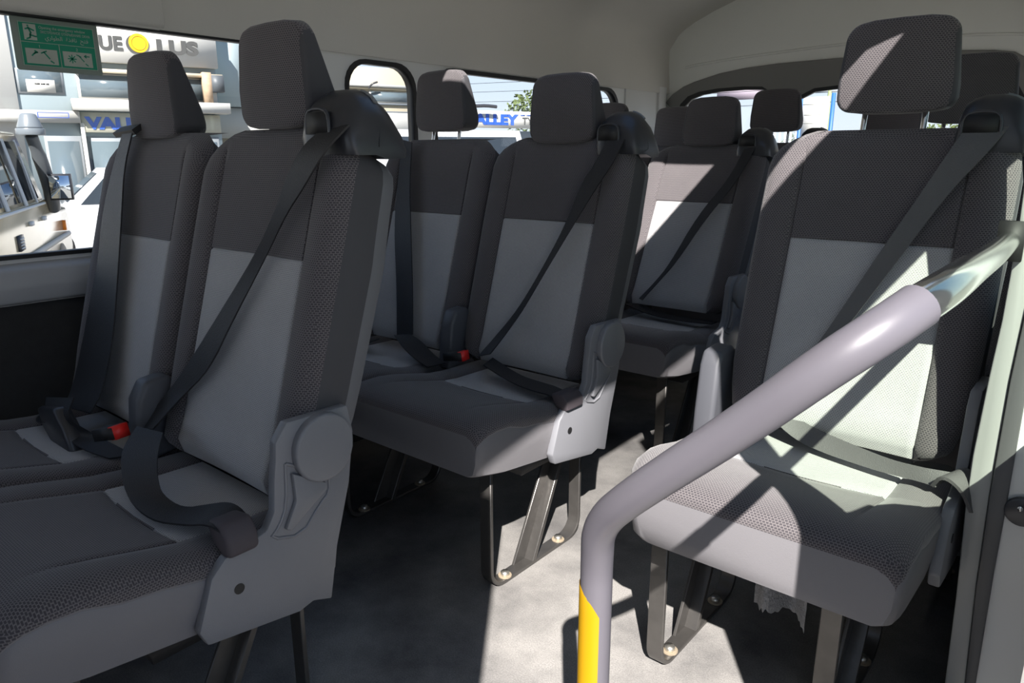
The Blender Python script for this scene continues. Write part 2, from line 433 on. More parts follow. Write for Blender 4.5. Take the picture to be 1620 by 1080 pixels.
def make_hood(parent, cx, rec, flip=1, k=1.):
    prof = [(.250, .985), (.246, 1.02), (.252, 1.050), (.268, 1.076), (.290, 1.088), (.315, 1.09), (.342, 1.072), (.362, 1.035), (.372, .992), (.369, .980), (.335, .978), (.31, .985)]
    bm = bmesh.new(); rows = []; n = len(prof)
    st_ = [(.100, .45, .012), (.103, .68, .006), (.110, .85, .002), (.124, .95, 0), (.142, 1., 0), (.172, 1., 0), (.192, .95, 0), (.208, .86, 0), (.221, .72, .001), (.230, .54, .003), (.236, .30, .008), (.239, .05, .014)]
    st_ = [(.239 - (.239 - x) * k, s_, ins) for x, s_, ins in st_]
    for x, s_, ins in st_:
        row = []
        for y, z in prof:
            zz = .993 + (z - .993) * (s_ if z > .993 else 1)
            row.append(bm.verts.new(recl((cx + x * flip, y + (ins if y < .3 else -ins), zz), rec)))
        rows.append(row)
    for a, b in zip(rows[:-1], rows[1:]):
        for i in range(n): bm.faces.new((a[i], a[(i + 1) % n], b[(i + 1) % n], b[i]))
    bm.faces.new(rows[0]); bm.faces.new(rows[-1][::-1])
    o = from_bm('belt_guide', bm, 'hood', parent, sharp=70)
    def Z(x, y):
        s_ = lerp_tab([(a_, b__) for a_, b__, _ in st_], x); z = lerp_tab([(p[0], p[1]) for p in prof[1:9]], y); return .993 + (z - .993) * s_
    tube('grey_stripe', [recl((cx + flip * x, .318, Z(x, .318) + .0005), rec) for x in (.183, .195, .206, .216)], .0042, 'hoodcap', o, 8, 1)
    bm = bmesh.new(); add_box(bm, (-.027, -.005, -.017), (.027, .006, .017)); bevel(bm, .004, 2)
    for v in bm.verts: v.co = Vector(recl((cx + flip * (.158 + v.co.x), .247 + v.co.y, 1.035 + v.co.z), rec))
    from_bm('belt_slot', bm, 'black', o)
    tube('slot_rim', [recl((cx + flip * x, .2445, z), rec) for x, z in ((.128, 1.018), (.129, 1.046), (.14, 1.057), (.176, 1.057), (.188, 1.046), (.189, 1.018))], .003, 'hood', o, 8, 1)
    return o

def arc(cx, cy, r, a0, a1, n): return [(cx + r * math.cos(a0 + (a1 - a0) * k / n), cy + r * math.sin(a0 + (a1 - a0) * k / n)) for k in range(n + 1)]

def make_side_trim(parent, cx, flip=1):
    # recliner cover and skirt at the aisle side; outlines in (y, z)
    poly = [(.065, .53), (.068, .56), (.09, .588), (.205, .585), (.214, .537), (.2, .45), (.167, .343), (.148, .25), (.112, .264), (.085, .258), (-.07, .284), (-.081, .31), (-.054, .387), (-.03, .41), (.04, .425), (.055, .45), (.06, .5)]
    if flip < 0: poly = poly[::-1]
    x0, x1 = cx + flip * .224, cx + flip * .243
    o = prism('side_cover', poly, 'x', min(x0, x1), max(x0, x1), 'trim', parent, .004, 2)
    disc = arc(.148, .529, .055, 0, 2 * PI, 28)[:-1]
    disc = [(y, z + (.004 if z > .528 else 0)) for y, z in disc]
    prism('recliner_cap', disc, 'x', min(x1 - .004 * flip, x1 + .015 * flip), max(x1 - .004 * flip, x1 + .015 * flip), 'trim', o, .005, 3)
    lev = [(.088, .506), (.149, .469), (.149, .457), (.126, .443), (.078, .412), (.068, .417), (.09, .458)]
    prism('recliner_lever', lev, 'x', min(x1 - .002 * flip, x1 + .009 * flip), max(x1 - .002 * flip, x1 + .009 * flip), 'trim', o, .0035, 2)
    rim = [(.081, .523), (.158, .478), (.158, .446), (.137, .432), (.1, .392), (.042, .410), (.062, .424), (.077, .456), (.081, .523)]
    tube('recess_rim', [(x1, y, z) for y, z in rim], .0028, 'trim', o, 8, 1)
    cyl('screw_hole', (x1 - .002 * flip, -.014, .352), (x1 + .0008 * flip, -.014, .352), .0085, 'black', o, 16)
    return o

def make_legs(parent, x, hgt=.30, strut=True):
    path = [(-.23, hgt), (-.23, .05)] + [(-.18 + .05 * math.cos(a), .05 + .05 * math.sin(a)) for a in [PI + PI / 2 * k / 6 for k in range(1, 7)]] + \
           [(.08 + .05 * math.cos(a), .05 + .05 * math.sin(a)) for a in [1.5 * PI + PI / 2 * k / 6 for k in range(0, 7)]] + [(.13, hgt - .02)]
    bm = bmesh.new(); hw, th = .017, .009
    outer, inner = [], []
    for i, p in enumerate(path):
        a = Vector(path[max(0, i - 1)]); b = Vector(path[min(len(path) - 1, i + 1)]); d = (b - a).normalized(); nn = Vector((-d.y, d.x))
        q = Vector(p); outer.append(q); inner.append(q + nn * th)
    rings = []
    for o_, i_ in zip(outer, inner):
        rings.append([bm.verts.new((x + sx * hw, q.x, q.y)) for sx, q in ((-1, o_), (1, o_), (1, i_), (-1, i_))])
    for a, b in zip(rings[:-1], rings[1:]):
        for k in range(4): bm.faces.new((a[k], a[(k + 1) % 4], b[(k + 1) % 4], b[k]))
    bm.faces.new(rings[0]); bm.faces.new(rings[-1])
    bmesh.ops.recalc_face_normals(bm, faces=bm.faces); bevel(bm, .0015, 1)
    o = from_bm('leg', bm, 'steel', parent, sharp=40)
    if strut:
        prism('strut', [(-.118, .008), (-.07, .008), (.062, hgt - .02), (.022, hgt - .02)], 'x', x - .0165, x - .010, 'steel', o, .001, 1)
        prism('strut_flange', [(-.075, .008), (-.06, .008), (.068, hgt - .02), (.055, hgt - .02)], 'x', x - .016, x + .016, 'steel', o, .001, 1)
    for y in (-.165, .05):
        cyl('bolt', (x + .002, y, .008), (x + .002, y, .02), .0105, 'bolt', o, 6)
        cyl('bolt_washer', (x + .002, y, .0085), (x + .002, y, .011), .0165, 'rust', o, 18)
    return o

def make_buckle(parent, p, rz, tilt=.5):
    o = box('buckle', (-.017, -.03, -.011), (.017, .03, .011), 'black', parent, .005, 2)
    o.location = p; o.rotation_euler = (tilt, 0, rz)
    r = box('release_button', (-.014, .018, -.0125), (.014, .0345, .0125), 'red', o, .003)
    return o

def seat(name, loc, units, rec, belts, laps, raises, trim=True, kind='double', hood=True, xl=.23, legs=(.165, -.36), inner=True, hoodk=.88, webbing='webbing'):
    root = empty(name, loc)
    for u, (cx, up) in enumerate(zip(units, raises)):
        make_cushion(root, cx, xl if u == 0 and len(units) == 1 else .229, .229)
        make_backrest(root, cx, rec); make_headrest(root, cx, rec, up)
    if hood: make_hood(root, 0, rec, 1, hoodk)
    if trim: make_side_trim(root, 0)
    xs0 = min(units) - .20
    box('seat_frame', (xs0 + .03, -.13, .262), (.19, .15, .292), 'black', root, .006)
    for x in legs: make_legs(root, x)
    if inner and len(units) > 1:
        prism('inner_recliner_cover', [(.04, .40), (.055, .53), (.075, .565), (.12, .57), (.16, .53), (.17, .42)], 'x', -.255, -.208, 'trim_shaded', root, .01, 3)
    for b in belts: ribbon('shoulder_belt', b, webbing, root)
    for b in laps: ribbon('lap_belt', b, webbing, root)
    return root

shA = [([0.163, 0.250, 1.025], [0.231, 0.251, 1.03]), ([0.141, 0.220, 0.995], [0.206, 0.219, 0.99]), ([0.112, 0.206, 0.94], [0.163, 0.208, 0.936]), ([0.091, 0.196, 0.893], [0.118, 0.200, 0.891]), ([0.05, 0.18, 0.823], [0.07, 0.188, 0.821]), ([-0.059, 0.146, 0.689], [0.003, 0.151, 0.705]), ([-0.135, 0.118, 0.592], [-0.049, 0.123, 0.608]), ([-0.213, 0.096, 0.514], [-0.129, 0.105, 0.545]), ([-0.225, 0.060, 0.470], [-0.165, 0.060, 0.485])]
shB = [([0.154, 0.250, 1.018], [0.207, 0.250, 1.02]), ([0.140, 0.222, 0.96], [0.19, 0.222, 0.96]), ([0.116, 0.206, 0.922], [0.164, 0.206, 0.915]), ([0.08, 0.18, 0.804], [0.103, 0.18, 0.806]), ([0.024, 0.143, 0.678], [0.037, 0.143, 0.676]), ([-0.023, 0.117, 0.587], [-0.006, 0.116, 0.586]), ([-0.077, 0.096, 0.515], [-0.052, 0.096, 0.514]), ([-0.115, 0.060, 0.455], [-0.072, 0.06, 0.469])]
shC = [([0.150, 0.325, 1.0], [0.19, 0.33, 1.01]), ([0.129, 0.262, 0.9], [0.16, 0.257, 0.89]), ([0.048, 0.205, 0.775], [0.083, 0.203, 0.77]), ([-0.018, 0.137, 0.601], [0.007, 0.141, 0.61]), ([-0.057, 0.107, 0.536], [-0.046, 0.106, 0.533]), ([-0.104, 0.079, 0.474], [-0.089, 0.077, 0.47])]
shD = [([0.135, 0.250, 1.03], [0.20, 0.250, 1.03]), ([0.118, 0.225, 0.99], [0.180, 0.225, 0.99]), ([0.082, 0.202, 0.907], [0.131, 0.205, 0.918]), ([0.038, 0.176, 0.811], [0.08, 0.178, 0.816]), ([-0.0, 0.155, 0.725], [0.046, 0.160, 0.747]), ([-0.055, 0.120, 0.599], [-0.017, 0.127, 0.622]), ([-0.101, 0.101, 0.533], [-0.065, 0.108, 0.558]), ([-0.144, 0.079, 0.458], [-0.11, 0.087, 0.485])]
shAw = [([-0.558, 0.242, 1.034], [-0.51, 0.242, 1.034]), ([-0.588, 0.222, 0.957], [-0.529, 0.222, 0.957]), ([-0.593, 0.188, 0.855], [-0.49, 0.188, 0.86]), ([-0.58, 0.162, 0.759], [-0.471, 0.162, 0.768]), ([-0.588, 0.14, 0.684], [-0.464, 0.145, 0.698]), ([-0.592, 0.111, 0.585], [-0.445, 0.118, 0.608]), ([-0.575, 0.070, 0.487], [-0.422, 0.075, 0.504]), ([-0.53, 0.03, 0.455], [-0.411, 0.04, 0.465])]
shBw = [([-0.591, 0.246, 1.031], [-0.546, 0.243, 1.023]), ([-0.574, 0.203, 0.9], [-0.520, 0.203, 0.901]), ([-0.556, 0.165, 0.767], [-0.481, 0.165, 0.772]), ([-0.505, 0.121, 0.601], [-0.436, 0.123, 0.608]), ([-0.46, 0.074, 0.453], [-0.394, 0.078, 0.468])]
lpA = [([-0.160, 0.03, 0.50], [-0.09, 0.045, 0.50]), ([-0.105, -0.023, 0.485], [-0.04, 0.01, 0.485]), ([-0.061, -0.044, 0.462], [0.0, -0.012, 0.462]), ([-0.014, -0.058, 0.435], [0.02, -0.015, 0.435]), ([0.068, -0.06, 0.424], [0.066, -0.005, 0.422]), ([0.14, -0.035, 0.43], [0.10, 0.02, 0.43]), ([0.205, -0.035, 0.455], [0.165, 0.025, 0.455]), ([0.24, -0.03, 0.452], [0.20, 0.028, 0.452]), ([0.25, -0.013, 0.415], [0.222, 0.036, 0.415])]
lpB = [([-0.07, 0.03, 0.445], [-0.085, 0.085, 0.45]), ([0.05, 0.0, 0.428], [0.03, 0.06, 0.428]), ([0.14, -0.022, 0.43], [0.11, 0.045, 0.43]), ([0.2, -0.025, 0.432], [0.175, 0.035, 0.432]), ([0.242, -0.03, 0.415], [0.224, 0.034, 0.415])]
lpC = [([-0.15, 0.06, 0.45], [-0.12, 0.10, 0.45]), ([-0.052, 0.06, 0.425], [-.04, 0.10, 0.43]), ([0.07, 0.05, 0.42], [.07, 0.09, 0.425]), ([0.2, 0.04, 0.43], [0.2, 0.08, 0.43])]
lpD = [([-0.12, 0.085, 0.46], [-0.10, 0.115, 0.475]), ([-0.06, 0.075, 0.425], [-0.05, 0.10, 0.455]), ([0.0, 0.060, 0.418], [0.01, 0.078, 0.450]), ([0.06, 0.045, 0.418], [0.07, 0.055, 0.448]), ([0.12, 0.03, 0.42], [0.13, 0.035, 0.446]), ([0.17, 0.02, 0.425], [0.18, 0.02, 0.452]), ([0.205, 0.0, 0.43], [0.23, 0.02, 0.455])]
lpAw = [([-0.53, 0.0, 0.485], [-0.43, 0.02, 0.50]), ([-0.50, -0.02, 0.45], [-0.40, -0.01, 0.47]), ([-0.42, -0.01, 0.425], [-0.36, 0.03, 0.43]), ([-0.33, -0.01, 0.42], [-0.30, 0.04, 0.42]), ([-0.26, 0.01, 0.415], [-0.24, 0.05, 0.415])]
lpBw = [([-0.44, 0.045, 0.465], [-0.385, 0.06, 0.475]), ([-0.36, 0.01, 0.445], [-0.345, 0.07, 0.455]), ([-0.29, -0.01, 0.43], [-0.275, 0.05, 0.43]), ([-0.22, -0.03, 0.425], [-0.21, 0.03, 0.425])]
lpW2 = [([-0.66, 0.03, 0.415], [-0.65, 0.07, 0.415]), ([-0.58, -0.02, 0.425], [-0.56, 0.03, 0.43]), ([-0.50, -0.02, 0.44], [-0.49, 0.03, 0.45])]

SEATG = 'double passenger seats'
A = seat('double_seat', (0, -.9, 0), [0, -.46], 0, [shA, shAw], [lpA, lpAw, lpW2], [0, -.009], hoodk=1.)
tag(A, 'nearest double seat at the left, charcoal and grey cloth, in the shade', 'seat', SEATG)
make_buckle(A, (-.205, .0, .487), -1.35, .25); 
# big dark tongue and buckle cover hanging on the window seat strap
bk = prism('belt_tongue', [(-.545, .465), (-.44, .485), (-.40, .45), (-.375, .40), (-.42, .385), (-.47, .39), (-.52, .42)], 'y', -.02, .015, 'hood', A, .009, 3)
prism('anchor_sleeve', [(.19, .455), (.235, .462), (.252, .44), (.255, .412), (.236, .405), (.205, .422)], 'y', -.03, .022, 'anchor', A, .009, 3)
ribbon('window_belt_guide', [([-0.60, 0.24, 1.03], [-0.50, 0.24, 1.035]), ([-0.60, 0.27, 1.05], [-0.50, 0.27, 1.055]), ([-0.60, 0.31, 1.03], [-0.50, 0.31, 1.03])], 'black', A, th=.006)

B = seat('double_seat', (.013, .842 - .9, 0), [0, -.46], .01, [shB, shBw], [lpB, lpBw, lpW2], [-.017, .023])
tag(B, 'second double seat from the camera, its lower side skirt lit by sun', 'seat', SEATG)
make_buckle(B, (-.142, .0, .465), -1.45, .15)
prism('anchor_sleeve', [(.2, .44), (.235, .445), (.25, .43), (.252, .408), (.236, .402), (.212, .415)], 'y', -.035, .03, 'anchor', B, .005, 2)

Cs = seat('double_seat', (-.021, 1.72 - .9, 0), [0, -.46], .142, [shC], [lpC], [-.008, -.009])
tag(Cs, 'third double seat, farther back, leaning back with a sunlit upper backrest', 'seat', SEATG)
make_buckle(Cs, (-.20, .07, .475), -1.2, .4)

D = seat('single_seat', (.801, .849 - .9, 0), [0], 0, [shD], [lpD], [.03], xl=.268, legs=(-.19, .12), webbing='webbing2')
tag(D, 'nearest single seat at the right, streaked with bright sun behind the slanting handrail', 'seat', 'single passenger seats')
prism('inner_side_cover', [(.05, .30), (.06, .44), (.075, .545), (.09, .575), (.15, .58), (.175, .555), (.18, .44), (.15, .30)], 'x', -.275, -.228, 'trim_shaded', D, .01, 3)
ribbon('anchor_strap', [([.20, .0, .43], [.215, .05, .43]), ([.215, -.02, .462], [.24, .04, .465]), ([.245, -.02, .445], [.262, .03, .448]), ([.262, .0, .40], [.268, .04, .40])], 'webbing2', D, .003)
prism('outer_lever', [(.05, .40), (.062, .40), (.085, .52), (.073, .522)], 'x', .244, .258, 'shell', D, .003)

E_ = seat('single_seat', (.825, 1.538 - .9, 0), [0], 0, [shD], [lpD], [.03], legs=(-.165, .165))
tag(E_, 'single seat hidden behind the nearest one, mainly its dark headrest showing at the upper right', 'seat', 'single passenger seats')

Rr = seat('rear_bench_seat', (-.016, 2.413 - .9, 0), [0, -.46, .46], 0, [], [], [.044, -.009, 0], trim=False, legs=(.165, -.6), inner=False)
tag(Rr, 'rearmost bench by the tailgate, only dark headrests showing above other seats', 'seat')

# ------------------------------------------------------------------ handrail
rail = empty('handrail', (.822, -.83, 0))
def rl(p): return (p[0] - .822, p[1] + .83, p[2])
mainp = [(.822, -.83, 0), (.822, -.83, .3), (.822, -.832, .56), (.84, -.852, .655), (.90, -.872, .705), (.98, -.876, .785), (1.035, -.879, .839)]
tube('padded_grip', [rl(p) for p in [(.822, -.83, .30), (.822, -.83, .545), (.823, -.832, .585), (.835, -.85, .64), (.885, -.87, .695), (.98, -.876, .785), (1.035, -.874, .842), (1.061, -.855, .866), (1.076, -.822, .881)]], .0165, 'sleeve', rail, 24, 3)
tube('bent_tube', [rl(p) for p in [(1.070, -.835, .876), (1.080, -.80, .884), (1.083, -.74, .886), (1.077, -.60, .880), (1.067, -.35, .866), (1.052, -.05, .855)]], .0148, 'tubechrome', rail, 24, 3)
cyl('lower_post', rl((.822, -.83, .004)), rl((.822, -.83, .32)), .0155, 'sleeve', rail, 24)
def yellowmat():
    m, t, b = nt('chipped_yellow_paint')
    tc = N(t, 'ShaderNodeTexCoord'); mp = N(t, 'ShaderNodeMapping'); mp.inputs['Scale'].default_value = (1, 1, .35)
    n1 = N(t, 'ShaderNodeTexNoise'); n1.inputs['Scale'].default_value = 70; n1.inputs['Detail'].default_value = 3
    t.links.new(tc.outputs['Object'], mp.inputs[0]); t.links.new(mp.outputs[0], n1.inputs['Vector'])
    r = N(t, 'ShaderNodeValToRGB'); e = r.color_ramp.elements; e[0].position = .685; e[0].color = (.42, .235, .004, 1); e[1].position = .70; e[1].color = (.07, .065, .06, 1)
    t.links.new(n1.outputs['Fac'], r.inputs[0]); t.links.new(r.outputs[0], b.inputs['Base Color']); b.inputs['Roughness'].default_value = .4
    return m
M['yellow'] = yellowmat()
# yellow band of paint covers the outward/forward left half of the post
bm = bmesh.new(); rows = []
for z, a_hi in ((.02, 5.5), (.30, 5.5), (.53, 5.5), (.542, 5.1), (.553, 4.5), (.56, 4.0)):
    rows.append([bm.verts.new((math.cos(a) * .0176, math.sin(a) * .0176, z)) for a in [3.3 + (a_hi - 3.3) * k / 10 for k in range(11)]])
for a, b in zip(rows[:-1], rows[1:]):
    for k in range(10): bm.faces.new((a[k], a[k + 1], b[k + 1], b[k]))
o = from_bm('yellow_marking', bm, 'yellow', rail); o['label'] = 'chipped yellow marking'
box('wall_bracket', (.215, .765, .825), (.25, .785, .885), 'black', rail, .006)
cyl('floor_flange', (0, 0, 0), (0, 0, .006), .03, 'steel', rail, 24)
tag(rail, 'grey padded handrail slanting from the doorway pillar down to a yellow-marked post', 'handrail')

# red extinguisher body low behind the far seat leg, scrap of carpet under near single seat
fe = empty('fire_extinguisher', (.10, 1.18, 0))
cyl('cylinder', (0, 0, .004), (0, 0, .27), .05, plain('red_paint', (.45, .02, .015), .3), fe, 24, .012)
cyl('valve', (0, 0, .26), (0, 0, .31), .014, 'black', fe)
tag(fe, 'dark red extinguisher standing on the floor beyond the farthest left seat legs', 'fire extinguisher')
bm = bmesh.new(); bmesh.ops.create_grid(bm, x_segments=24, y_segments=14, size=.5)
for v in bm.verts:
    x, y = v.co.x, v.co.y
    v.co = Vector((x * .105, -.03 + .02 * math.sin(x * 9) + random.uniform(-.002, .002), (.055 * y) - .02 * (x * 1.6) ** 2 + (random.uniform(-.008, .004) if y < -.45 else 0)))
bmesh.ops.solidify(bm, geom=bm.faces[:], thickness=.012)
cf = from_bm('carpet_scrap', bm, plain('shaggy_grey_carpet', (.2, .2, .205), .98, var=.5, vscale=250, bump=1., bscale=300), None, loc=(.812, -.165, .222))
tag(cf, 'frayed scrap of grey carpet hanging below the nearest single seat', 'carpet')

# ------------------------------------------------------------------ van shell
def struct(o): o['kind'] = 'structure'; return o
struct(box('floor', (-.83, -3.0, -.06), (1.10, 2.36, 0), 'floor'))
XL = -.80
W1 = rrect(-2.0, .755, 0.0, 1.298, .04, 4, (1, 1, 1, 1))
W2 = rrect(.152, .79, .452, 1.285, .085, 6)
W3 = rrect(.545, .79, 1.80, 1.290, .10, 6, (1, 1, 1, 1))
WF = rrect(-2.85, .80, -2.12, 1.27, .08, 5)
struct(plate('wall_left', [(-3.0, .60), (2.32, .60), (2.32, 1.306), (-3.0, 1.306)], [W1, W2, W3, WF], 'x', XL - .04, .04, 'white'))
wl = prism('trim_1', [(-.845, .652), (-.80, .652), (-.772, .66), (-.765, .70), (-.775, .735), (-.80, .745), (-.845, .745)][::1], 'x', 0, 1, 'sill')
bpy.data.objects.remove(wl)
def yprism(name, poly, y0, y1, mat, parent=None, bv=0.): return prism(name, poly, 'y', y0, y1, mat, parent, bv)
struct(yprism('trim_1', [(-.845, .645), (-.80, .645), (-.768, .652), (-.760, .69), (-.772, .728), (-.795, .742), (-.845, .742)], -3.0, 2.3, 'sill', bv=.006))
struct(yprism('trim_2', [(-.845, 0), (-.78, 0), (-.775, .05), (-.782, .63), (-.79, .643), (-.845, .643)], -3.0, 2.3, 'darkside'))
for i, w in enumerate((W1, W2, W3, WF)):
    g = plate('window_%d' % (i + 1), w, [], 'x', XL - .026, .005, 'glass'); struct(g)
    # rubber seal: ring
    cx = sum(p[0] for p in w) / len(w); cy = sum(p[1] for p in w) / len(w)
    y0, y1 = min(p[0] for p in w), max(p[0] for p in w); z0, z1 = min(p[1] for p in w), max(p[1] for p in w)
    def off(p, d): return (p[0] + d * (1 if p[0] > cx else -1) * (1 if abs(p[0] - cx) > (y1 - y0) / 2 - .12 else 0), p[1] + d * (1 if p[1] > cy else -1) * (1 if abs(p[1] - cy) > (z1 - z0) / 2 - .12 else 0))
    inner = [(cx + (p[0] - cx) * (1 - .020 / (y1 - y0)), cy + (p[1] - cy) * (1 - (.010 if i == 0 else .020) / (z1 - z0))) for p in w]
    outer = [(cx + (p[0] - cx) * (1 + .008 / (y1 - y0)), cy + (p[1] - cy) * (1 + .008 / (z1 - z0))) for p in w]
    plate('window_seal', outer, [inner], 'x', XL - .03, .036, 'seal', g)
# roof lining: an arched shell with the open roof hatch
secx = [(-.800, 1.2985), (-.789, 1.2975), (-.787, 1.305), (-.790, 1.36), (-.797, 1.44), (-.798, 1.518), (-.765, 1.575), (-.72, 1.61), (-.66, 1.643), (-.56, 1.683), (-.445, 1.722), (-.25, 1.757), (-.05, 1.772), (.1, 1.775), (.30, 1.770), (.45, 1.757), (.62, 1.73), (.76, 1.69), (.86, 1.643), (.93, 1.60), (.965, 1.57)]
HX0, HX1, HY0, HY1 = -.055, .60, -.335, .42
ys = [-3.0, -2.2, -1.53, -.9, HY0, 0, HY1, 1.0, 1.6, 2.31]
def interp(sec, x):
    for a, b in zip(sec[:-1], sec[1:]):
        if a[0] <= x <= b[0]: return a[1] + (b[1] - a[1]) * (x - a[0]) / (b[0] - a[0])
sx = secx[:12] + [(HX0, interp(secx[11:], HX0)), (.1, 1.775), (.3, 1.77), (.45, 1.757), (HX1, interp(secx[11:], HX1))] + secx[17:]
bm = bmesh.new(); g = [[(bm.verts.new((x, y, z)), bm.verts.new((.1 + (x - .1) * 1.05, y, z + .035 if z > 1.55 else z + .0))) for (x, z) in sx] for y in ys]
def in_hole(i, j): return HY0 - 1e-4 <= (ys[i] + ys[i + 1]) / 2 <= HY1 and HX0 < (sx[j][0] + sx[j + 1][0]) / 2 < HX1
for i in range(len(ys) - 1):
    for j in range(len(sx) - 1):
        if in_hole(i, j): continue
        for s in (0, 1):
            q = [g[i][j][s], g[i + 1][j][s], g[i + 1][j + 1][s], g[i][j + 1][s]]
            bm.faces.new(q if s == 0 else q[::-1])
struct(from_bm('ceiling', bm, 'headliner', sharp=60))
struct(boxes('trim_3', [((HX0 - .03, HY0 - .03, 1.745), (HX0, HY1 + .03, 1.80)), ((HX1, HY0 - .03, 1.72), (HX1 + .03, HY1 + .03, 1.80)), ((HX0, HY0 - .03, 1.74), (HX1, HY0, 1.80)), ((HX0, HY1, 1.74), (HX1, HY1 + .03, 1.80))], 'arch'))
# seam where the front roof side lining ends
struct(yprism('trim_4', [(-.80, 1.296), (-.772, 1.299), (-.768, 1.31), (-.774, 1.46), (-.79, 1.485), (-.80, 1.47)], -3.0, -.43, 'headliner', bv=.006))
# right side: cant rail over the doorway, front post, rear post, side wall behind
bm = bmesh.new(); rings = []
for y, dx in ((-3.0, .08), (-1.5, .078), (-1.2, .05), (-.9, .042), (-.5, .03), (-.25, .01), (-.13, .002), (-.095, .012), (-.075, .05), (-.06, .085), (.02, .085)):
    rings.append([bm.verts.new(p) for p in [(.925, y, 1.585), (.94 + dx, y, 1.515), (.965 + dx, y, 1.525), (.995 + dx, y, 1.59), (.985 + dx, y, 1.65), (.93, y, 1.64)]])
for a_, b_ in zip(rings[:-1], rings[1:]):
    for k in range(6): bm.faces.new((a_[k], a_[(k + 1) % 6], b_[(k + 1) % 6], b_[k]))
bm.faces.new(rings[0]); bm.faces.new(rings[-1])
struct(from_bm('trim_5', bm, 'headliner'))
struct(plate('wall_right', [(-.015, 0), (2.32, 0), (2.32, 1.34), (-.015, 1.34)], [rrect(.06, .74, .60, 1.26, .06), rrect(.72, .76, 2.1, 1.26, .08)], 'x', 1.075, .03, 'darkside'))
struct(yprism('trim_6', [(1.04, 1.30), (1.0, 1.50), (.965, 1.57), (1.0, 1.60), (1.105, 1.33)], .01, 2.32, 'headliner'))
struct(yprism('trim_13', [(1.08, 1.40), (1.13, 1.40), (1.06, 1.66), (.97, 1.66), (.97, 1.60)], -3.0, -1.53, 'headliner'))
struct(plate('wall_front', [(-3.0, -.1), (-1.53, -.1), (-1.53, 1.62), (-3.0, 1.62)], [rrect(-2.9, .95, -2.3, 1.3, .07)], 'x', 1.08, .05, 'jamb'))
# rear doorway post as seen end-on: stacked profiles at y = -.14
zz = [(1.070, 0.0), (1.067, .08), (1.062, .24), (1.054, .40), (1.052, .50), (1.056, .64), (1.060, .73), (1.061, .86), (1.054, 1.1), (1.04, 1.25), (1.02, 1.38)]
sm = [(1.100, 0.0), (1.097, .08), (1.088, .27), (1.084, .44), (1.084, .637), (1.088, .76), (1.090, .9), (1.082, 1.1), (1.065, 1.25), (1.045, 1.38)]
bk_ = [(1.116, 0.0), (1.112, .086), (1.109, .30), (1.109, .426), (1.108, .60), (1.112, .8), (1.114, .9), (1.104, 1.1), (1.088, 1.25), (1.065, 1.38)]
ot = [(1.172, 0.), (1.172, .8), (1.15, 1.25), (1.12, 1.38)]
p1 = struct(prism('trim_7', zz + sm[::-1], 'y', -.05, -.012, 'pillar', bv=.004))
struct(prism('trim_8', [(x + .0008, z) for x, z in sm] + bk_[::-1], 'y', -.056, -.012, 'pillar2', bv=.003))
struct(prism('trim_9', bk_ + ot[::-1], 'y', -.047, -.012, 'jamb'))
la = cyl('door_latch', (1.131, -.059, .426), (1.131, -.047, .426), .025, 'hood', None, 28, .004)
tag(la, 'round black latch bezel on the white door jamb at the right edge', 'latch')
cyl('latch_pin', (1.128, -.065, .434), (1.128, -.058, .434), .004, 'chrome', la, 10)
# tailgate
def sym(pl, c=0.0): return pl
YT = 2.30
tg_out = [(-.83, .0), (-.83, 1.0), (-.829, 1.296), (-.825, 1.42), (-.80, 1.518), (-.74, 1.60), (-.659, 1.645), (-.55, 1.69), (-.445, 1.722), (-.25, 1.752), (0, 1.768), (.2, 1.77), (.4, 1.757), (.6, 1.725), (.8, 1.665), (.95, 1.57), (1.02, 1.45), (1.04, 1.25), (1.05, 0)]
gl_hole = [(-.72, .86), (.80, .86), (.80, 1.20), (.77, 1.25), (.70, 1.275), (.55, 1.288), (.30, 1.288), (.10, 1.284), (-.02, 1.276), (-.05, 1.262), (-.08, 1.248), (-.13, 1.238), (-.19, 1.24), (-.225, 1.262), (-.245, 1.284), (-.27, 1.298), (-.37, 1.304), (-.50, 1.302), (-.60, 1.291), (-.66, 1.272), (-.70, 1.235), (-.72, 1.18)]
tg = struct(plate('door_1', tg_out, [gl_hole], 'y', YT, .05, 'tailwhite'))
struct(plate('window_5', gl_hole, [], 'y', YT + .02, .005, 'glass'))
arch_o = [(-.80, 1.255), (-.76, 1.295), (-.70, 1.33), (-.64, 1.35), (-.50, 1.383), (-.37, 1.399), (-.2, 1.408), (.08, 1.41), (.35, 1.408), (.55, 1.402), (.68, 1.392), (.753, 1.379), (.80, 1.35), (.83, 1.30), (.86, 1.22), (.86, .95), (.80, .95)]
arch_i = [(p[0], p[1] + .0) for p in gl_hole[2:]]
arch_poly = arch_o + arch_i + [(-.74, 1.20)]
plate('window_arch', arch_poly, [], 'y', YT - .014, .016, 'arch', tg, bv=.004)
plate('glass_seal', [(.0 + (p[0]) * 1.012, .02 + (p[1] - .02) * 1.006) for p in gl_hole], [[(p[0] * .985 + .0005, p[1] - (.008 if p[1] > 1.1 else -.01)) for p in gl_hole]], 'y', YT - .02, .03, 'seal', tg)
ledge = [(-.70, 1.425), (-.645, 1.434), (-.4, 1.452), (.07, 1.470), (.3, 1.470), (.55, 1.463), (.771, 1.446), (.9, 1.43)]
tube('pressed_ledge', [(x, YT - .001, z) for x, z in ledge], .006, 'tailwhite', tg, 8, 1)
struct(tube('trim_10', [(x - .012 if x < 0 else x + .012, YT - .02, z + (.012 if z > 1.5 else 0)) for x, z in tg_out[:-1]], .010, 'seal', it=0, n=8))
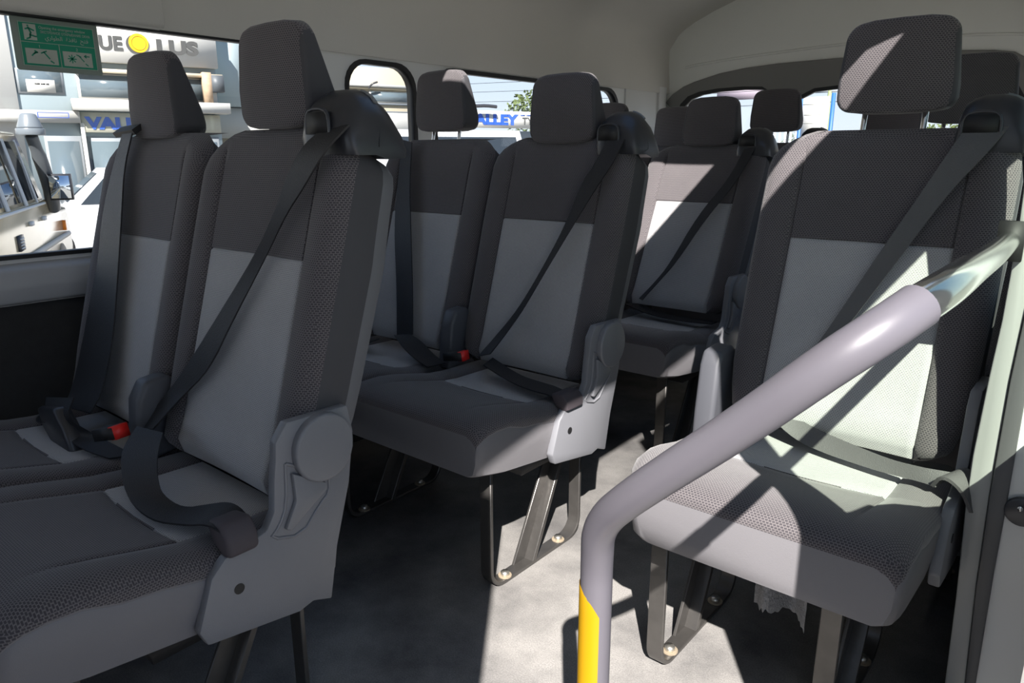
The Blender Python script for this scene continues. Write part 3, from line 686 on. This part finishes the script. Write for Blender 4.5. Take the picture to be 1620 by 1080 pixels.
# white rear quarter post, rear closing of the shell, front windscreen surround
struct(yprism('trim_11', [(-.835, .60), (-.798, .60), (-.792, .9), (-.790, 1.32), (-.80, 1.34), (-.835, 1.34)], 1.86, 2.16, 'white', bv=.006))
struct(yprism('trim_12', [(-.835, .60), (-.790, .60), (-.785, 1.33), (-.835, 1.34)], 2.19, 2.27, 'white', bv=.006))
struct(plate('wall_rear', [(-.86, -.1), (1.12, -.1), (1.12, 1.62), (.9, 1.76), (-.7, 1.76), (-.86, 1.62)], [rrect(-.74, .80, .98, 1.45, .12)], 'y', -3.05, .05, 'darkside'))
bpy.data.objects['wall_rear'].name = 'wall_windscreen'
# sliding door, half open along the outside of the doorway
DOORWIN = [(-.66, .87), (-.645, .835), (-.60, .815), (-.52, .79), (-.44, .74), (-.36, .68), (-.28, .64), (-.20, .625), (.75, .625), (.80, .68), (.80, 1.20), (.75, 1.25), (-.61, 1.25), (-.65, 1.225), (-.66, 1.19)]
dr = plate('door_2', [(-.757, -.05), (.95, -.05), (.95, 1.34), (-.757, 1.34)], [DOORWIN], 'x', 1.178, .03, 'jamb')
struct(dr)
prism('door_top', [(1.178, 1.33), (1.205, 1.33), (1.122, 1.635), (1.105, 1.645)], 'y', -.757, .95, 'jamb', dr)
gl = plate('door_glass', DOORWIN, [], 'x', 1.19, .005, 'doorglass', dr)

# emergency sticker on the nearest window, lying against the glass
st = empty('emergency_exit_sticker', (XL - .0205, -.762, 1.178)); st.rotation_euler = (0, 0, 0)
tag(st, 'green and white emergency window sticker with a running figure on the left window', 'sticker')
SW, SH = .185, .118
stg = plain('sticker_grey', (.26, .31, .27), .5); stn = plain('sticker_green', (.0, .27, .15), .45); stw = plain('sticker_pale', (.45, .5, .43), .5)
def stp(name, poly, d, mat): return plate(name, poly, [], 'x', d, .0008, mat, st)
stp('backing', rrect(0, 0, SW, SH, .006), 0, stg)
stp('green_panel', rrect(.014, .010, SW - .010, SH - .012, .003), .0008, stn)
def outl(x0, z0, x1, z1, w=.0012): return plate('panel_border', [(x0, z0), (x1, z0), (x1, z1), (x0, z1)], [[(x0 + w, z0 + w), (x1 - w, z0 + w), (x1 - w, z1 - w), (x0 + w, z1 - w)]], 'x', .0016, .0005, stw, st)
outl(.0145, .0105, SW - .0105, SH - .0125); outl(.0145, .062, SW - .0105, .0632, .0005)
stp('picture_panel', [(.022, .016), (.088, .016), (.088, .049), (.022, .049)], .0016, stw)
stp('picture_panel', [(.100, .016), (.164, .016), (.164, .049), (.100, .049)], .0016, stw)
stp('figure_panel', [(.024, .067), (.050, .067), (.050, .1015), (.024, .1015)], .0016, stw)
outl(.0935, .012, .0947, .062, .0005)
def strokes(name, segs, w, d, mat, par):
    bm = bmesh.new()
    for a, b in segs:
        a = Vector(a); b = Vector(b); dd = (b - a).normalized(); n_ = Vector((-dd.y, dd.x)) * w / 2
        q = [a - n_ - dd * w * .3, a + n_ - dd * w * .3, b + n_ + dd * w * .3, b - n_ + dd * w * .3]
        v0 = [bm.verts.new((d, p.x, p.y)) for p in q]; v1 = [bm.verts.new((d + .0006, p.x, p.y)) for p in q]
        bm.faces.new(v0); bm.faces.new(v1[::-1])
        for i in range(4): bm.faces.new((v0[i], v1[i], v1[(i + 1) % 4], v0[(i + 1) % 4]))
    return from_bm(name, bm, mat, par, smooth=False)
strokes('running_figure', [((.034, .094), (.0385, .083)), ((.0385, .083), (.0365, .078)), ((.0365, .078), (.046, .0755)), ((.0365, .079), (.036, .072)), ((.036, .072), (.029, .069)), ((.034, .092), (.028, .090)), ((.036, .092), (.045, .088)), ((.033, .0975), (.0345, .0975)), ((.046, .0755), (.0500, .0755))], .0032, .0024, stn, st)
strokes('hammer_picture', [((.054, .040), (.065, .045)), ((.059, .043), (.070, .029)), ((.034, .033), (.042, .041)), ((.041, .044), (.046, .041)), ((.039, .038), (.046, .041)), ((.072, .024), (.078, .020))], .0028, .0024, stn, st)
strokes('breaking_picture', [((.130, .043), (.139, .039)), ((.134, .042), (.145, .029)), ((.147, .041), (.158, .041)), ((.147, .041), (.151, .044)), ((.147, .041), (.151, .038)), ((.148, .024), (.153, .020))] + [((.119, .033), (.119 + .009 * math.cos(a), .033 + .009 * math.sin(a))) for a in [k * PI / 4 for k in range(8)]], .0022, .0024, stn, st)
RX = (PI / 2, 0, PI / 2)
text('lettering', 'Opening the emergency window', .0088, (.0022, .056, .0935), RX, stw, st, .0003, sx=.86)
text('lettering', 'ЭКСТРЕННОЕ ОТКРЫВАНИЕ ОКНА', .0078, (.0022, .058, .084), RX, stw, st, .0003, sx=.80)
text('lettering', '\uFE94\uFEF3\uFE8D\uFEEE\uFEC4\uFEDF\uFE8D  \uFE93\uFEAC\uFED3\uFE8E\uFEE7  \uFEA2\uFE98\uFED3'.replace('\uFE94\uFEF3\uFE8D', '\uFEF1\uFEAD\uFE8D'), .0125, (.0022, .066, .0715), RX, stw, st, .0003)
text('lettering', '1', .009, (.0022, .050, .0515), RX, stw, st, .0003); text('lettering', '2', .009, (.0022, .130, .0515), RX, stw, st, .0003)
st.rotation_euler = (0, 0, 0)

# ------------------------------------------------------------------ outside the windows
GZ = -.70
tarmac = plain('tarmac', (.17, .165, .155), .9, var=.15, vscale=1.5)
struct(box('ground', (-70, -30, GZ - .1), (30, 80, GZ), tarmac))
paint_blue = plain('pale_blue_render', (.30, .36, .38), .7); paint_white = plain('white_render', (.52, .51, .48), .7)
paint_cream = plain('cream_render', (.50, .44, .33), .7); paint_grey = plain('mid_grey_render', (.22, .24, .26), .7)
darkglass = plain('dark_shop_glass', (.10, .13, .15), .12, spec=.8); blueink = plain('sign_blue', (.02, .08, .42), .5)
greyink = plain('sign_grey', (.06, .06, .058), .5); yellowink = plain('sign_yellow', (.62, .36, .005), .45); redbrick = plain('tan_brick', (.42, .30, .2), .8, var=.3, vscale=20)
steelpaint = plain('pale_galvanised', (.55, .58, .6), .5)
def building(name, x0, x1, zt, depth, mat, label, cat='building', y0=0.):
    r = empty(name, (-14.57, 5.02, -1.061), math.radians(72.3)); r.scale = (1.214,) * 3
    tag(r, label, cat)
    box('wall', (x0, y0, 0), (x1, y0 + depth, zt - GZ), mat, r)
    return r
def bb(name, r, x0, z0, x1, z1, y, th, mat, bv=0): return box(name, (x0, y - th, z0 - GZ), (x1, y, z1 - GZ), mat, r, bv)
sh = building('shop_building', -9, 1.72, 3.6, 6, paint_blue, 'white and pale blue shop building outside the large left window')
bb('white_wall', sh, -9, 0, -1.22, 3.6, 0, .05, paint_white)
f = bb('upper_window', sh, -1.2, 1.93, -.58, 2.30, -.0, .02, paint_grey); bb('paper_notice', f, 0, 0, .001, .001, 0, .001, paint_white)
bpy.data.objects.remove([c for c in f.children][0])
bb('pane', f, -1.17, 1.96, -.61, 2.28, -.02, .006, darkglass)
pn = bb('paper_notice', f, -1.08, 1.95, -.70, 2.14, -.026, .006, paint_white)
for k, (a, b) in enumerate(((-.97, -.90), (-.89, -.83), (-.82, -.78))): bb('faint_print', pn, a, 2.065, b, 2.09, -.032, .002, greyink)
f = bb('upper_window', sh, -.40, 1.88, 1.70, 2.27, 0, .03, paint_white); bb('pane', f, -.36, 1.91, .62, 2.25, -.03, .01, darkglass); bb('pane', f, .66, 1.91, 1.50, 2.25, -.03, .01, darkglass)
bb('window_lintel', sh, -.42, 2.28, 1.80, 2.34, 0, .14, paint_cream)
bb('concrete_ledge', sh, -.52, 1.69, 1.84, 1.86, 0, .35, paint_white)
bb('brick_pier', sh, 1.46, 1.86, 1.60, 2.36, -.02, .2, redbrick)
bb('balcony_rail', sh, 1.60, 2.05, 1.80, 2.32, -.02, .2, plain('dark_rail', (.08, .09, .1), .5))
sb = bb('sign_panel', sh, -.40, 2.44, 1.74, 3.20, -.0, .16, paint_white, .01)
yy = -.165
TR = (PI / 2, 0, 0)
text('lettering', 'UE', .285, (-.03, yy, 2.635 - GZ), TR, greyink, sb, .01, sx=.98, bold=.010)
text('lettering', 'LUS', .285, (.80, yy, 2.63 - GZ), TR, greyink, sb, .01, sx=1.36, bold=.014)
cyl('coin_emblem', (.545, yy + .005, 2.755 - GZ), (.545, yy - .02, 2.755 - GZ), .145, yellowink, sb, 32)
cyl('coin_shadow', (.505, yy + .005, 2.735 - GZ), (.505, yy - .01, 2.735 - GZ), .145, greyink, sb, 32)
bmr = bmesh.new(); bmesh.ops.create_circle(bmr, segments=32, radius=.10)
tube('coin_ring', [(.545 + .105 * math.cos(k * PI / 12), yy - .021, 2.755 - GZ + .105 * math.sin(k * PI / 12)) for k in range(25)], .006, plain('dark_gold', (.55, .30, .01), .4), sb, 6, 0); bmr.free()
lb = bb('small_sign', sh, -2.4, 1.50, -.43, 1.68, -.0, .18, paint_white, .005)
plate('blue_outline', [(-1.0, 1.57 - GZ), (-.58, 1.57 - GZ), (-.58, 1.65 - GZ), (-1.0, 1.65 - GZ)], [[(-.99, 1.577 - GZ), (-.587, 1.577 - GZ), (-.587, 1.643 - GZ), (-.99, 1.643 - GZ)]], 'y', -.184, .004, blueink, lb)
vb = bb('sign_panel', sh, -.42, 1.36, 1.70, 1.67, 0, .10, plain('cream_sign', (.46, .45, .37), .6), .005)
text('lettering', 'VALLEY', .245, (-.345, -.105, 1.42 - GZ), TR, blueink, vb, .008, sx=1.30, bold=.014)
for a, b in ((-.96, -.45), (-.38, .3), (.36, 1.0), (1.06, 1.66)):
    f = bb('shop_front', sh, a, GZ + .1, b, 1.30, -.0, .02, paint_grey); bb('pane', f, a + .04, GZ + .3, b - .04, 1.22, -.02, .01, darkglass)
bb('white_post', sh, -.44, GZ, -.385, 1.5, -.0, .12, paint_white)
bb('side_panel', sh, 1.74, 1.86, 2.3, 3.2, .6, .1, paint_blue)
cr = building('cream_building', 1.75, 5.75, 2.72, 5, paint_cream, 'cream building with a gutter and window row behind the small rounded window', y0=.7)
bb('gutter', cr, 1.75, 2.33, 5.75, 2.38, .7, .12, paint_white); bb('under_gutter_band', cr, 1.75, 2.29, 5.75, 2.32, .7, .06, plain('tan_band', (.5, .44, .33), .6))  # plain tan band just below the gutter, same tone as the wall
tube('gutter_bracket', [(4.75, .56, 2.30 - GZ), (4.80, .50, 2.38 - GZ), (4.92, .50, 2.42 - GZ)], .02, 'hood', cr, 8, 1)
for a, b in ((2.0, 3.3), (3.4, 4.7), (4.8, 5.7)):
    f = bb('upper_window', cr, a, 2.04, b, 2.26, .7, .03, paint_white); bb('pane', f, a + .04, 2.06, b - .04, 2.25, .67, .01, darkglass)
bb('window_rail', cr, 1.75, 1.99, 5.75, 2.03, .7, .05, paint_grey); bb('white_band', cr, 1.75, 1.3, 5.75, 1.84, .7, .1, paint_white); bb('dark_line', cr, 1.75, 1.84, 5.75, 1.87, .7, .07, paint_grey)
bd = empty('shop_sign_board', (-14.57, 5.02, -1.061), math.radians(72.3)); bd.scale = (1.214,) * 3; tag(bd, 'long white signboard with blue lettering seen between the second row headrests', 'sign')
bb('panel', bd, 5.85, 1.55, 9.3, 1.90, 0, .12, paint_white, .005)
text('lettering', 'VALLEY', .285, (6.60, -.125, 1.625 - GZ), TR, blueink, bd, .008, sx=1.33, bold=.016)
text('lettering', 'TYRES', .225, (8.02, -.125, 1.625 - GZ), TR, greyink, bd, .008, sx=1.0, bold=.002)
strk = [bb('blue_dash', bd, 7.97 + k * .16, 1.815, 8.09 + k * .16, 1.835, -.125, .006, blueink) for k in range(5)]
bb('post', bd, 6.0, GZ, 6.1, 1.6, .05, .1, paint_grey); bb('post', bd, 9.0, GZ, 9.1, 1.6, .05, .1, paint_grey)
tube('lamp_bar', [(6.75, -.3, 1.97 - GZ), (7.0, -.3, 1.985 - GZ), (7.25, -.3, 1.97 - GZ)], .035, 'hood', bd, 10, 1)
lsb = building('low_shed', 5.8, 14, 1.5, 5, paint_grey, 'low grey shed under the long white signboard', y0=.25)
for k in range(4): bb('wall_batten', lsb, 5.8, .1 + k * .32, 14, .14 + k * .32, .25, .04, paint_white)

def make_vehicle(name, pos, rz, body, glassmat, label, L=4.6, W=1.8, H=1.5, belt=.95, hood_len=1.2, boot=.6, floor_z=.25, rake=.55, kind='car'):
    r = empty(name, pos, rz); tag(r, label, kind)
    xr, xf = 0, L
    low = [(xr, floor_z + .1), (xr, belt - .05), (xr + .05, belt), (xf - hood_len, belt + .03), (xf - .15, belt - .13), (xf, belt - .28), (xf, floor_z + .1), (xf - .1, floor_z), (xr + .1, floor_z)]
    prism('body', low, 'y', 0, W, body, r, .05, 3)
    # greenhouse tapers inwards
    gx0, gx1, tx0, tx1 = xr + boot, xf - hood_len + .05, xr + boot + rake * .6, xf - hood_len - rake
    bm = bmesh.new(); tp = .14
    B = [(gx0, .03, belt), (gx1, .03, belt + .02), (gx1, W - .03, belt + .02), (gx0, W - .03, belt)]; T = [(tx0, tp, H), (tx1, tp, H), (tx1, W - tp, H), (tx0, W - tp, H)]
    vb_ = [bm.verts.new(p) for p in B]; vt = [bm.verts.new(p) for p in T]
    bm.faces.new(vt); bm.faces.new(vb_[::-1])
    for i in range(4): bm.faces.new((vb_[i], vb_[(i + 1) % 4], vt[(i + 1) % 4], vt[i]))
    bevel(bm, .05, 3); from_bm('cabin', bm, body, r)
    def quad(nm, pts, off):
        bm = bmesh.new(); o_ = Vector(off); a = [bm.verts.new(Vector(p) + o_) for p in pts]; b = [bm.verts.new(Vector(p) - o_ * .5) for p in pts]
        bm.faces.new(a); bm.faces.new(b[::-1])
        for i in range(4): bm.faces.new((a[i], a[(i + 1) % 4], b[(i + 1) % 4], b[i]))
        return from_bm(nm, bm, glassmat, r, smooth=False)
    def side(t, z, s):  # point on the cabin flank
        k = (z - belt) / (H - belt); x = (gx0 + (tx0 - gx0) * k) * (1 - t) + (gx1 + (tx1 - gx1) * k) * t
        y = .03 + (tp - .03) * k; return (x, y if s < 0 else W - y, z)
    for s in (-1, 1):
        for t0, t1 in ((.06, .34), (.37, .62), (.65, .93)):
            quad('side_window', [side(t0, belt + .05, s), side(t1, belt + .05, s), side(t1, H - .09, s), side(t0, H - .09, s)], (0, .012 * s, 0))
    quad('windscreen', [(gx1 - .07, .14, belt + .09), (gx1 - .07, W - .14, belt + .09), (tx1 + .07, W - tp - .07, H - .08), (tx1 + .07, tp + .07, H - .08)], (.02, 0, .012))
    quad('rear_window', [(gx0 + .05, .14, belt + .07), (gx0 + .05, W - .14, belt + .07), (tx0 - .05, W - tp - .07, H - .08), (tx0 - .05, tp + .07, H - .08)], (-.02, 0, .012))
    for x in (.85, L - .85):
        for y in (-.01, W - .19):
            wh = cyl('wheel', (x, y, .34), (x, y + .2, .34), .34, 'seal', r, 28, .03); cyl('rim', (x, y - .008, .34), (x, y + .208, .34), .2, steelpaint, wh, 20)
    for y in (.12, W - .42): box('headlight', (xf - .06, y, belt - .34), (xf + .01, y + .3, belt - .2), 'glass', r, .02)
    return r
cream_paint = plain('champagne_paint', (.60, .52, .36), .14, .35); white_paint = plain('white_car_paint', (.55, .56, .58), .2)
carglass = plain('car_window_glass', (.02, .025, .03), .03, spec=1.0)
h_az = math.radians(63.3); hv = Vector((-math.sin(h_az), math.cos(h_az), 0))
side0 = Vector((1.1737, -1.3862, 0)) + Vector((-math.sin(yaw0 := .69456446), math.cos(yaw0), 0)) * 6.2 + Vector((math.cos(yaw0), math.sin(yaw0), 0)) * -4.34
org = side0 - hv * 1.4
car = make_vehicle('four_wheel_drive', (org.x, org.y, GZ), math.atan2(hv.y, hv.x), cream_paint, carglass, 'champagne four wheel drive with a roof-height snorkel outside the left window', L=5.0, W=1.85, H=1.92, belt=1.20, hood_len=1.45, boot=.02, floor_z=.45, rake=.28, kind='car')
# its right flank faces the van: chrome frames, snorkel, mirror, louvre, lamp
dxs = 1.4
tube('snorkel_pipe', [(dxs + 2.35, -.03, 1.12), (dxs + 2.2, -.06, 1.22), (dxs + 2.02, -.06, 1.5), (dxs + 1.86, -.03, 1.80), (dxs + 1.80, -.02, 1.90)], [.075, .07, .06, .05], plain('snorkel_plastic', (.10, .11, .12), .35), car, 14, 2)
sn = cyl('snorkel_head', (dxs + 1.80, -.02, 1.90), (dxs + 1.80, -.02, 1.97), .135, plain('snorkel_head_plastic', (.16, .18, .2), .3), car, 24, .01)
bm = bmesh.new(); bmesh.ops.create_cone(bm, cap_ends=True, segments=24, radius1=.125, radius2=.07, depth=.15, matrix=Matrix.Translation((dxs + 1.80, -.02, 2.045))); bevel(bm, .02, 3)
from_bm('snorkel_cap', bm, bpy.data.materials['snorkel_head_plastic'], sn)
mr_ = box('side_mirror', (dxs + 1.93, -.30, 1.22), (dxs + 2.03, -.08, 1.50), 'hood', car, .03, 3)
box('mirror_glass', (dxs + 1.922, -.285, 1.24), (dxs + 1.93, -.095, 1.48), plain('mirror_surface', (.8, .85, .9), .02, 1.), mr_, .003)
for x0, x1 in ((-1.0, .30), (.36, 1.12), (1.18, 1.72)):
    for xx in (x0, x1): tube('window_frame', [(dxs + xx, .012, 1.21), (dxs + xx - .05, .125, 1.85)], .014, steelpaint, car, 6, 0)
tube('belt_moulding', [(.1, -.008, 1.19), (dxs + 2.0, -.008, 1.19)], .014, steelpaint, car, 6, 0)
tube('side_moulding', [(.1, -.012, .74), (dxs + 3.3, -.012, .74)], .03, paint_white, car, 8, 0)
lv = box('louvre', (dxs + .40, -.02, .84), (dxs + .62, .01, .98), 'hood', car, .01)
for k in range(4): box('louvre_slat', (dxs + .43, -.028, .86 + k * .028), (dxs + .59, -.02, .872 + k * .028), steelpaint, lv)
for xx in (1.02, 1.72): box('door_handle', (dxs + xx, -.03, 1.02), (dxs + xx + .14, .0, 1.06), steelpaint, car, .008)
box('indicator_lamp', (dxs + 3.02, -.03, .80), (dxs + 3.10, .01, .92), plain('amber_lens', (.9, .25, .01), .3), car, .01)
tube('roof_gutter', [(dxs - 1.3, .10, 1.90), (dxs + 1.55, .10, 1.90)], .016, cream_paint, car, 6, 0)
def at_px(px, depth):
    x = (px - 810) / 1138.39 * depth
    return Vector((1.1737 - math.sin(yaw0) * depth + math.cos(yaw0) * x, -1.3862 + math.cos(yaw0) * depth + math.sin(yaw0) * x, GZ))
bvec = Vector((.304, .953, 0)); pv = at_px(-30, 10.4) + bvec * 4.5 - Vector((.953, -.304, 0)) * 1.75
ba = math.radians(72.3) + PI
sed = make_vehicle('white_sedan', (pv.x, pv.y, GZ), ba, white_paint, carglass, 'white sedan parked behind the champagne four wheel drive', L=4.5, W=1.75, H=1.50, belt=.92, hood_len=1.15, boot=.7)
pv = at_px(862, 7.6)
van2 = make_vehicle('white_van', (pv.x, pv.y, GZ), math.radians(152), white_paint, carglass, 'white van with a pale windscreen parked below the long signboard', L=4.7, W=1.75, H=1.93, belt=1.15, hood_len=.7, boot=.05, rake=.5)

# things seen through the tailgate glass
fn = empty('palisade_fence', (-5, 25, GZ)); tag(fn, 'pale steel palisade fence beyond the tailgate glass', 'fence')
boxes('pickets', [((-9 + k * .19, -.01, .05), (-9 + k * .19 + .07, .01, 2.42)) for k in range(96)], steelpaint, fn)
boxes('rails', [((-9, .01, .5), (9.3, .05, .56)), ((-9, .01, 1.9), (9.3, .05, 1.96))], steelpaint, fn)
bl = empty('billboard', (-5.65, 20, GZ)); tag(bl, 'white notice board between two blue posts, through the tailgate glass', 'sign')
box('panel', (-.45, 0, 1.9), (.30, .05, 3.20), paint_white, bl, .005)
for x in (-.50, .34): box('post', (x, -.02, 0), (x + .09, .07, 3.28), plain('blue_post', (.03, .12, .32), .5), bl)
for z, a, b in ((3.0, -.42, .2), (2.72, -.35, .1), (2.5, -.38, .22)): box('faint_print', (a, -.006, z), (b, 0, z + .02), plain('pale_ink', (.45, .45, .4), .6), bl)
po = empty('power_pole', (-7.2, 26, GZ)); tag(po, 'thin pale green pole behind the notice board', 'pole')
cyl('shaft', (0, 0, 0), (0, 0, 4.1), .07, plain('green_pole', (.35, .42, .2), .7), po, 12); box('crossarm', (-.5, -.04, 3.75), (.5, .04, 3.82), paint_grey, po)
for k, z in enumerate((2.7, 3.15, 3.55, 3.9, 4.3)):
    tag(tube('power_line', [(-30, 22.6, z + .3), (-8, 22.6, z - .35), (14, 22.6, z + .3)], .009, 'black', None, 5, 2), 'one of the thin overhead wires crossing the sky behind the tailgate glass', 'power line', 'overhead wires')
hb = empty('roadside_sign', (-12, 30, GZ)); tag(hb, 'small mauve roadside sign high above the far headrests', 'sign')
box('panel', (-1.2, 0, 3.95), (1.0, .15, 4.5), plain('mauve_panel', (.3, .25, .3), .7), hb)
for x in (-.9, .7): cyl('post', (x, .08, 0), (x, .08, 4), .05, steelpaint, hb, 8)
rb = empty('roadside_building', (-1.9, 25.6, GZ)); tag(rb, 'tan building at the far right edge of the tailgate glass', 'building')
box('wall', (0, 0, 0), (6, 4, 4.0), paint_cream, rb); box('roof', (-.1, -.1, 4.0), (6.1, 4.1, 4.25), paint_grey, rb)
def tree(pos, h, rad, label, n=900, trunk=True, seed=1, flat=1.):
    rr = random.Random(seed); t_ = empty('leafy_tree' if trunk else 'shrub', pos); tag(t_, label, 'tree' if trunk else 'shrub')
    cyl('trunk', (0, 0, 0), (0, 0, h * .6), rad * .06, redbrick, t_, 8)
    bm = bmesh.new()
    for _ in range(n):
        u = rr.random() * 2 * PI; v = rr.random(); r_ = rad * (.35 + .65 * rr.random() ** .5); ph = math.acos(1 - 2 * v)
        c = Vector((r_ * math.sin(ph) * math.cos(u), r_ * math.sin(ph) * math.sin(u), h - rad * flat + r_ * math.cos(ph) * flat)); s_ = rad * .07 * (.6 + rr.random())
        a = Vector((rr.gauss(0, 1), rr.gauss(0, 1), rr.gauss(0, 1))).normalized(); b = a.orthogonal().normalized()
        vs = [bm.verts.new(c + a * s_ * p + b * s_ * q * .6) for p, q in ((-1, 0), (0, -1), (1, 0), (0, 1))]; bm.faces.new(vs)
    me = bpy.data.meshes.new('foliage'); bm.to_mesh(me); bm.free(); link('foliage', me, leafm, t_, smooth=False)
    return t_
leafm = plain('tree_leaves', (.085, .115, .035), .8, var=.4, vscale=3)
tree((-20.4, 26, GZ), 4.6, 1.3, 'green tree beyond the signboard beside the aisle headrest of the second seat', seed=3)
tree((-7.2, 32, GZ), 2.75, 1.15, 'yellow-green shrub behind the fence, left of the raised headrest post', 700, False, 4)
tree((-4.7, 32, GZ), 2.9, 1.15, 'yellow-green shrub behind the fence, between the raised headrest posts', 800, False, 5)
tree((-2.2, 32, GZ), 2.7, 1.15, 'yellow-green shrub behind the fence, right of the raised headrest post', 800, False, 6)
tree((-9.4, 29, GZ), 2.9, .5, 'small dark conifer in the gap between two far headrests', 400, True, 7, 2.0)


# ------------------------------------------------------------------ light, camera
def sunlamp(name, d, strength, ang=.53, color=(1, .95, .9)):
    l = bpy.data.lights.new(name, 'SUN'); l.energy = strength; l.angle = math.radians(ang); l.color = color
    o = bpy.data.objects.new(name, l); COL.objects.link(o); o.rotation_euler = Vector(d).to_track_quat('-Z', 'Y').to_euler(); o.location = (4, -6, 8)
    return o
SUN = (-.449, .599, -.663)
sunlamp('sun', SUN, 11.0)
w = bpy.data.worlds.new('sky'); SC.world = w; w.use_nodes = True; t = w.node_tree
bg = t.nodes['Background']; tc = t.nodes.new('ShaderNodeTexCoord'); sp = t.nodes.new('ShaderNodeSeparateXYZ'); r = t.nodes.new('ShaderNodeValToRGB')
t.links.new(tc.outputs['Generated'], sp.inputs[0]); t.links.new(sp.outputs[2], r.inputs[0])
e = r.color_ramp.elements; e[0].position = 0.; e[0].color = (.86, .93, 1.0, 1); e[1].position = 1.; e[1].color = (.14, .25, .48, 1)
e_ = r.color_ramp.elements.new(.12); e_.color = (.68, .82, 1.0, 1); e_ = r.color_ramp.elements.new(.45); e_.color = (.32, .46, .72, 1)
t.links.new(r.outputs[0], bg.inputs[0]); bg.inputs[1].default_value = .9

cam = bpy.data.cameras.new('camera'); co = bpy.data.objects.new('camera', cam); COL.objects.link(co)
yaw, pit, rol = .69456446, -.25376259, -.00352743
fw = Vector((-math.sin(yaw) * math.cos(pit), math.cos(yaw) * math.cos(pit), math.sin(pit))); rt = Vector((math.cos(yaw), math.sin(yaw), 0)); up = rt.cross(fw)
r2 = rt * math.cos(rol) + up * math.sin(rol); u2 = -rt * math.sin(rol) + up * math.cos(rol)
mw = Matrix((( r2.x, u2.x, -fw.x, 1.17372274), (r2.y, u2.y, -fw.y, -1.38618399), (r2.z, u2.z, -fw.z, .98462481), (0, 0, 0, 1)))
co.matrix_world = mw
cam.sensor_width = 36; cam.lens = 1138.3929 / 1620 * 36; cam.clip_start = .02; cam.clip_end = 500
SC.camera = co
SC.view_settings.view_transform = 'Standard'; SC.view_settings.look = 'None'; SC.view_settings.gamma = 1; SC.view_settings.use_curve_mapping = False
SC.view_settings.exposure = 0.38
SC.cycles.max_bounces = 10; SC.cycles.diffuse_bounces = 6; SC.cycles.transparent_max_bounces = 16
SC.cycles.use_denoising = True
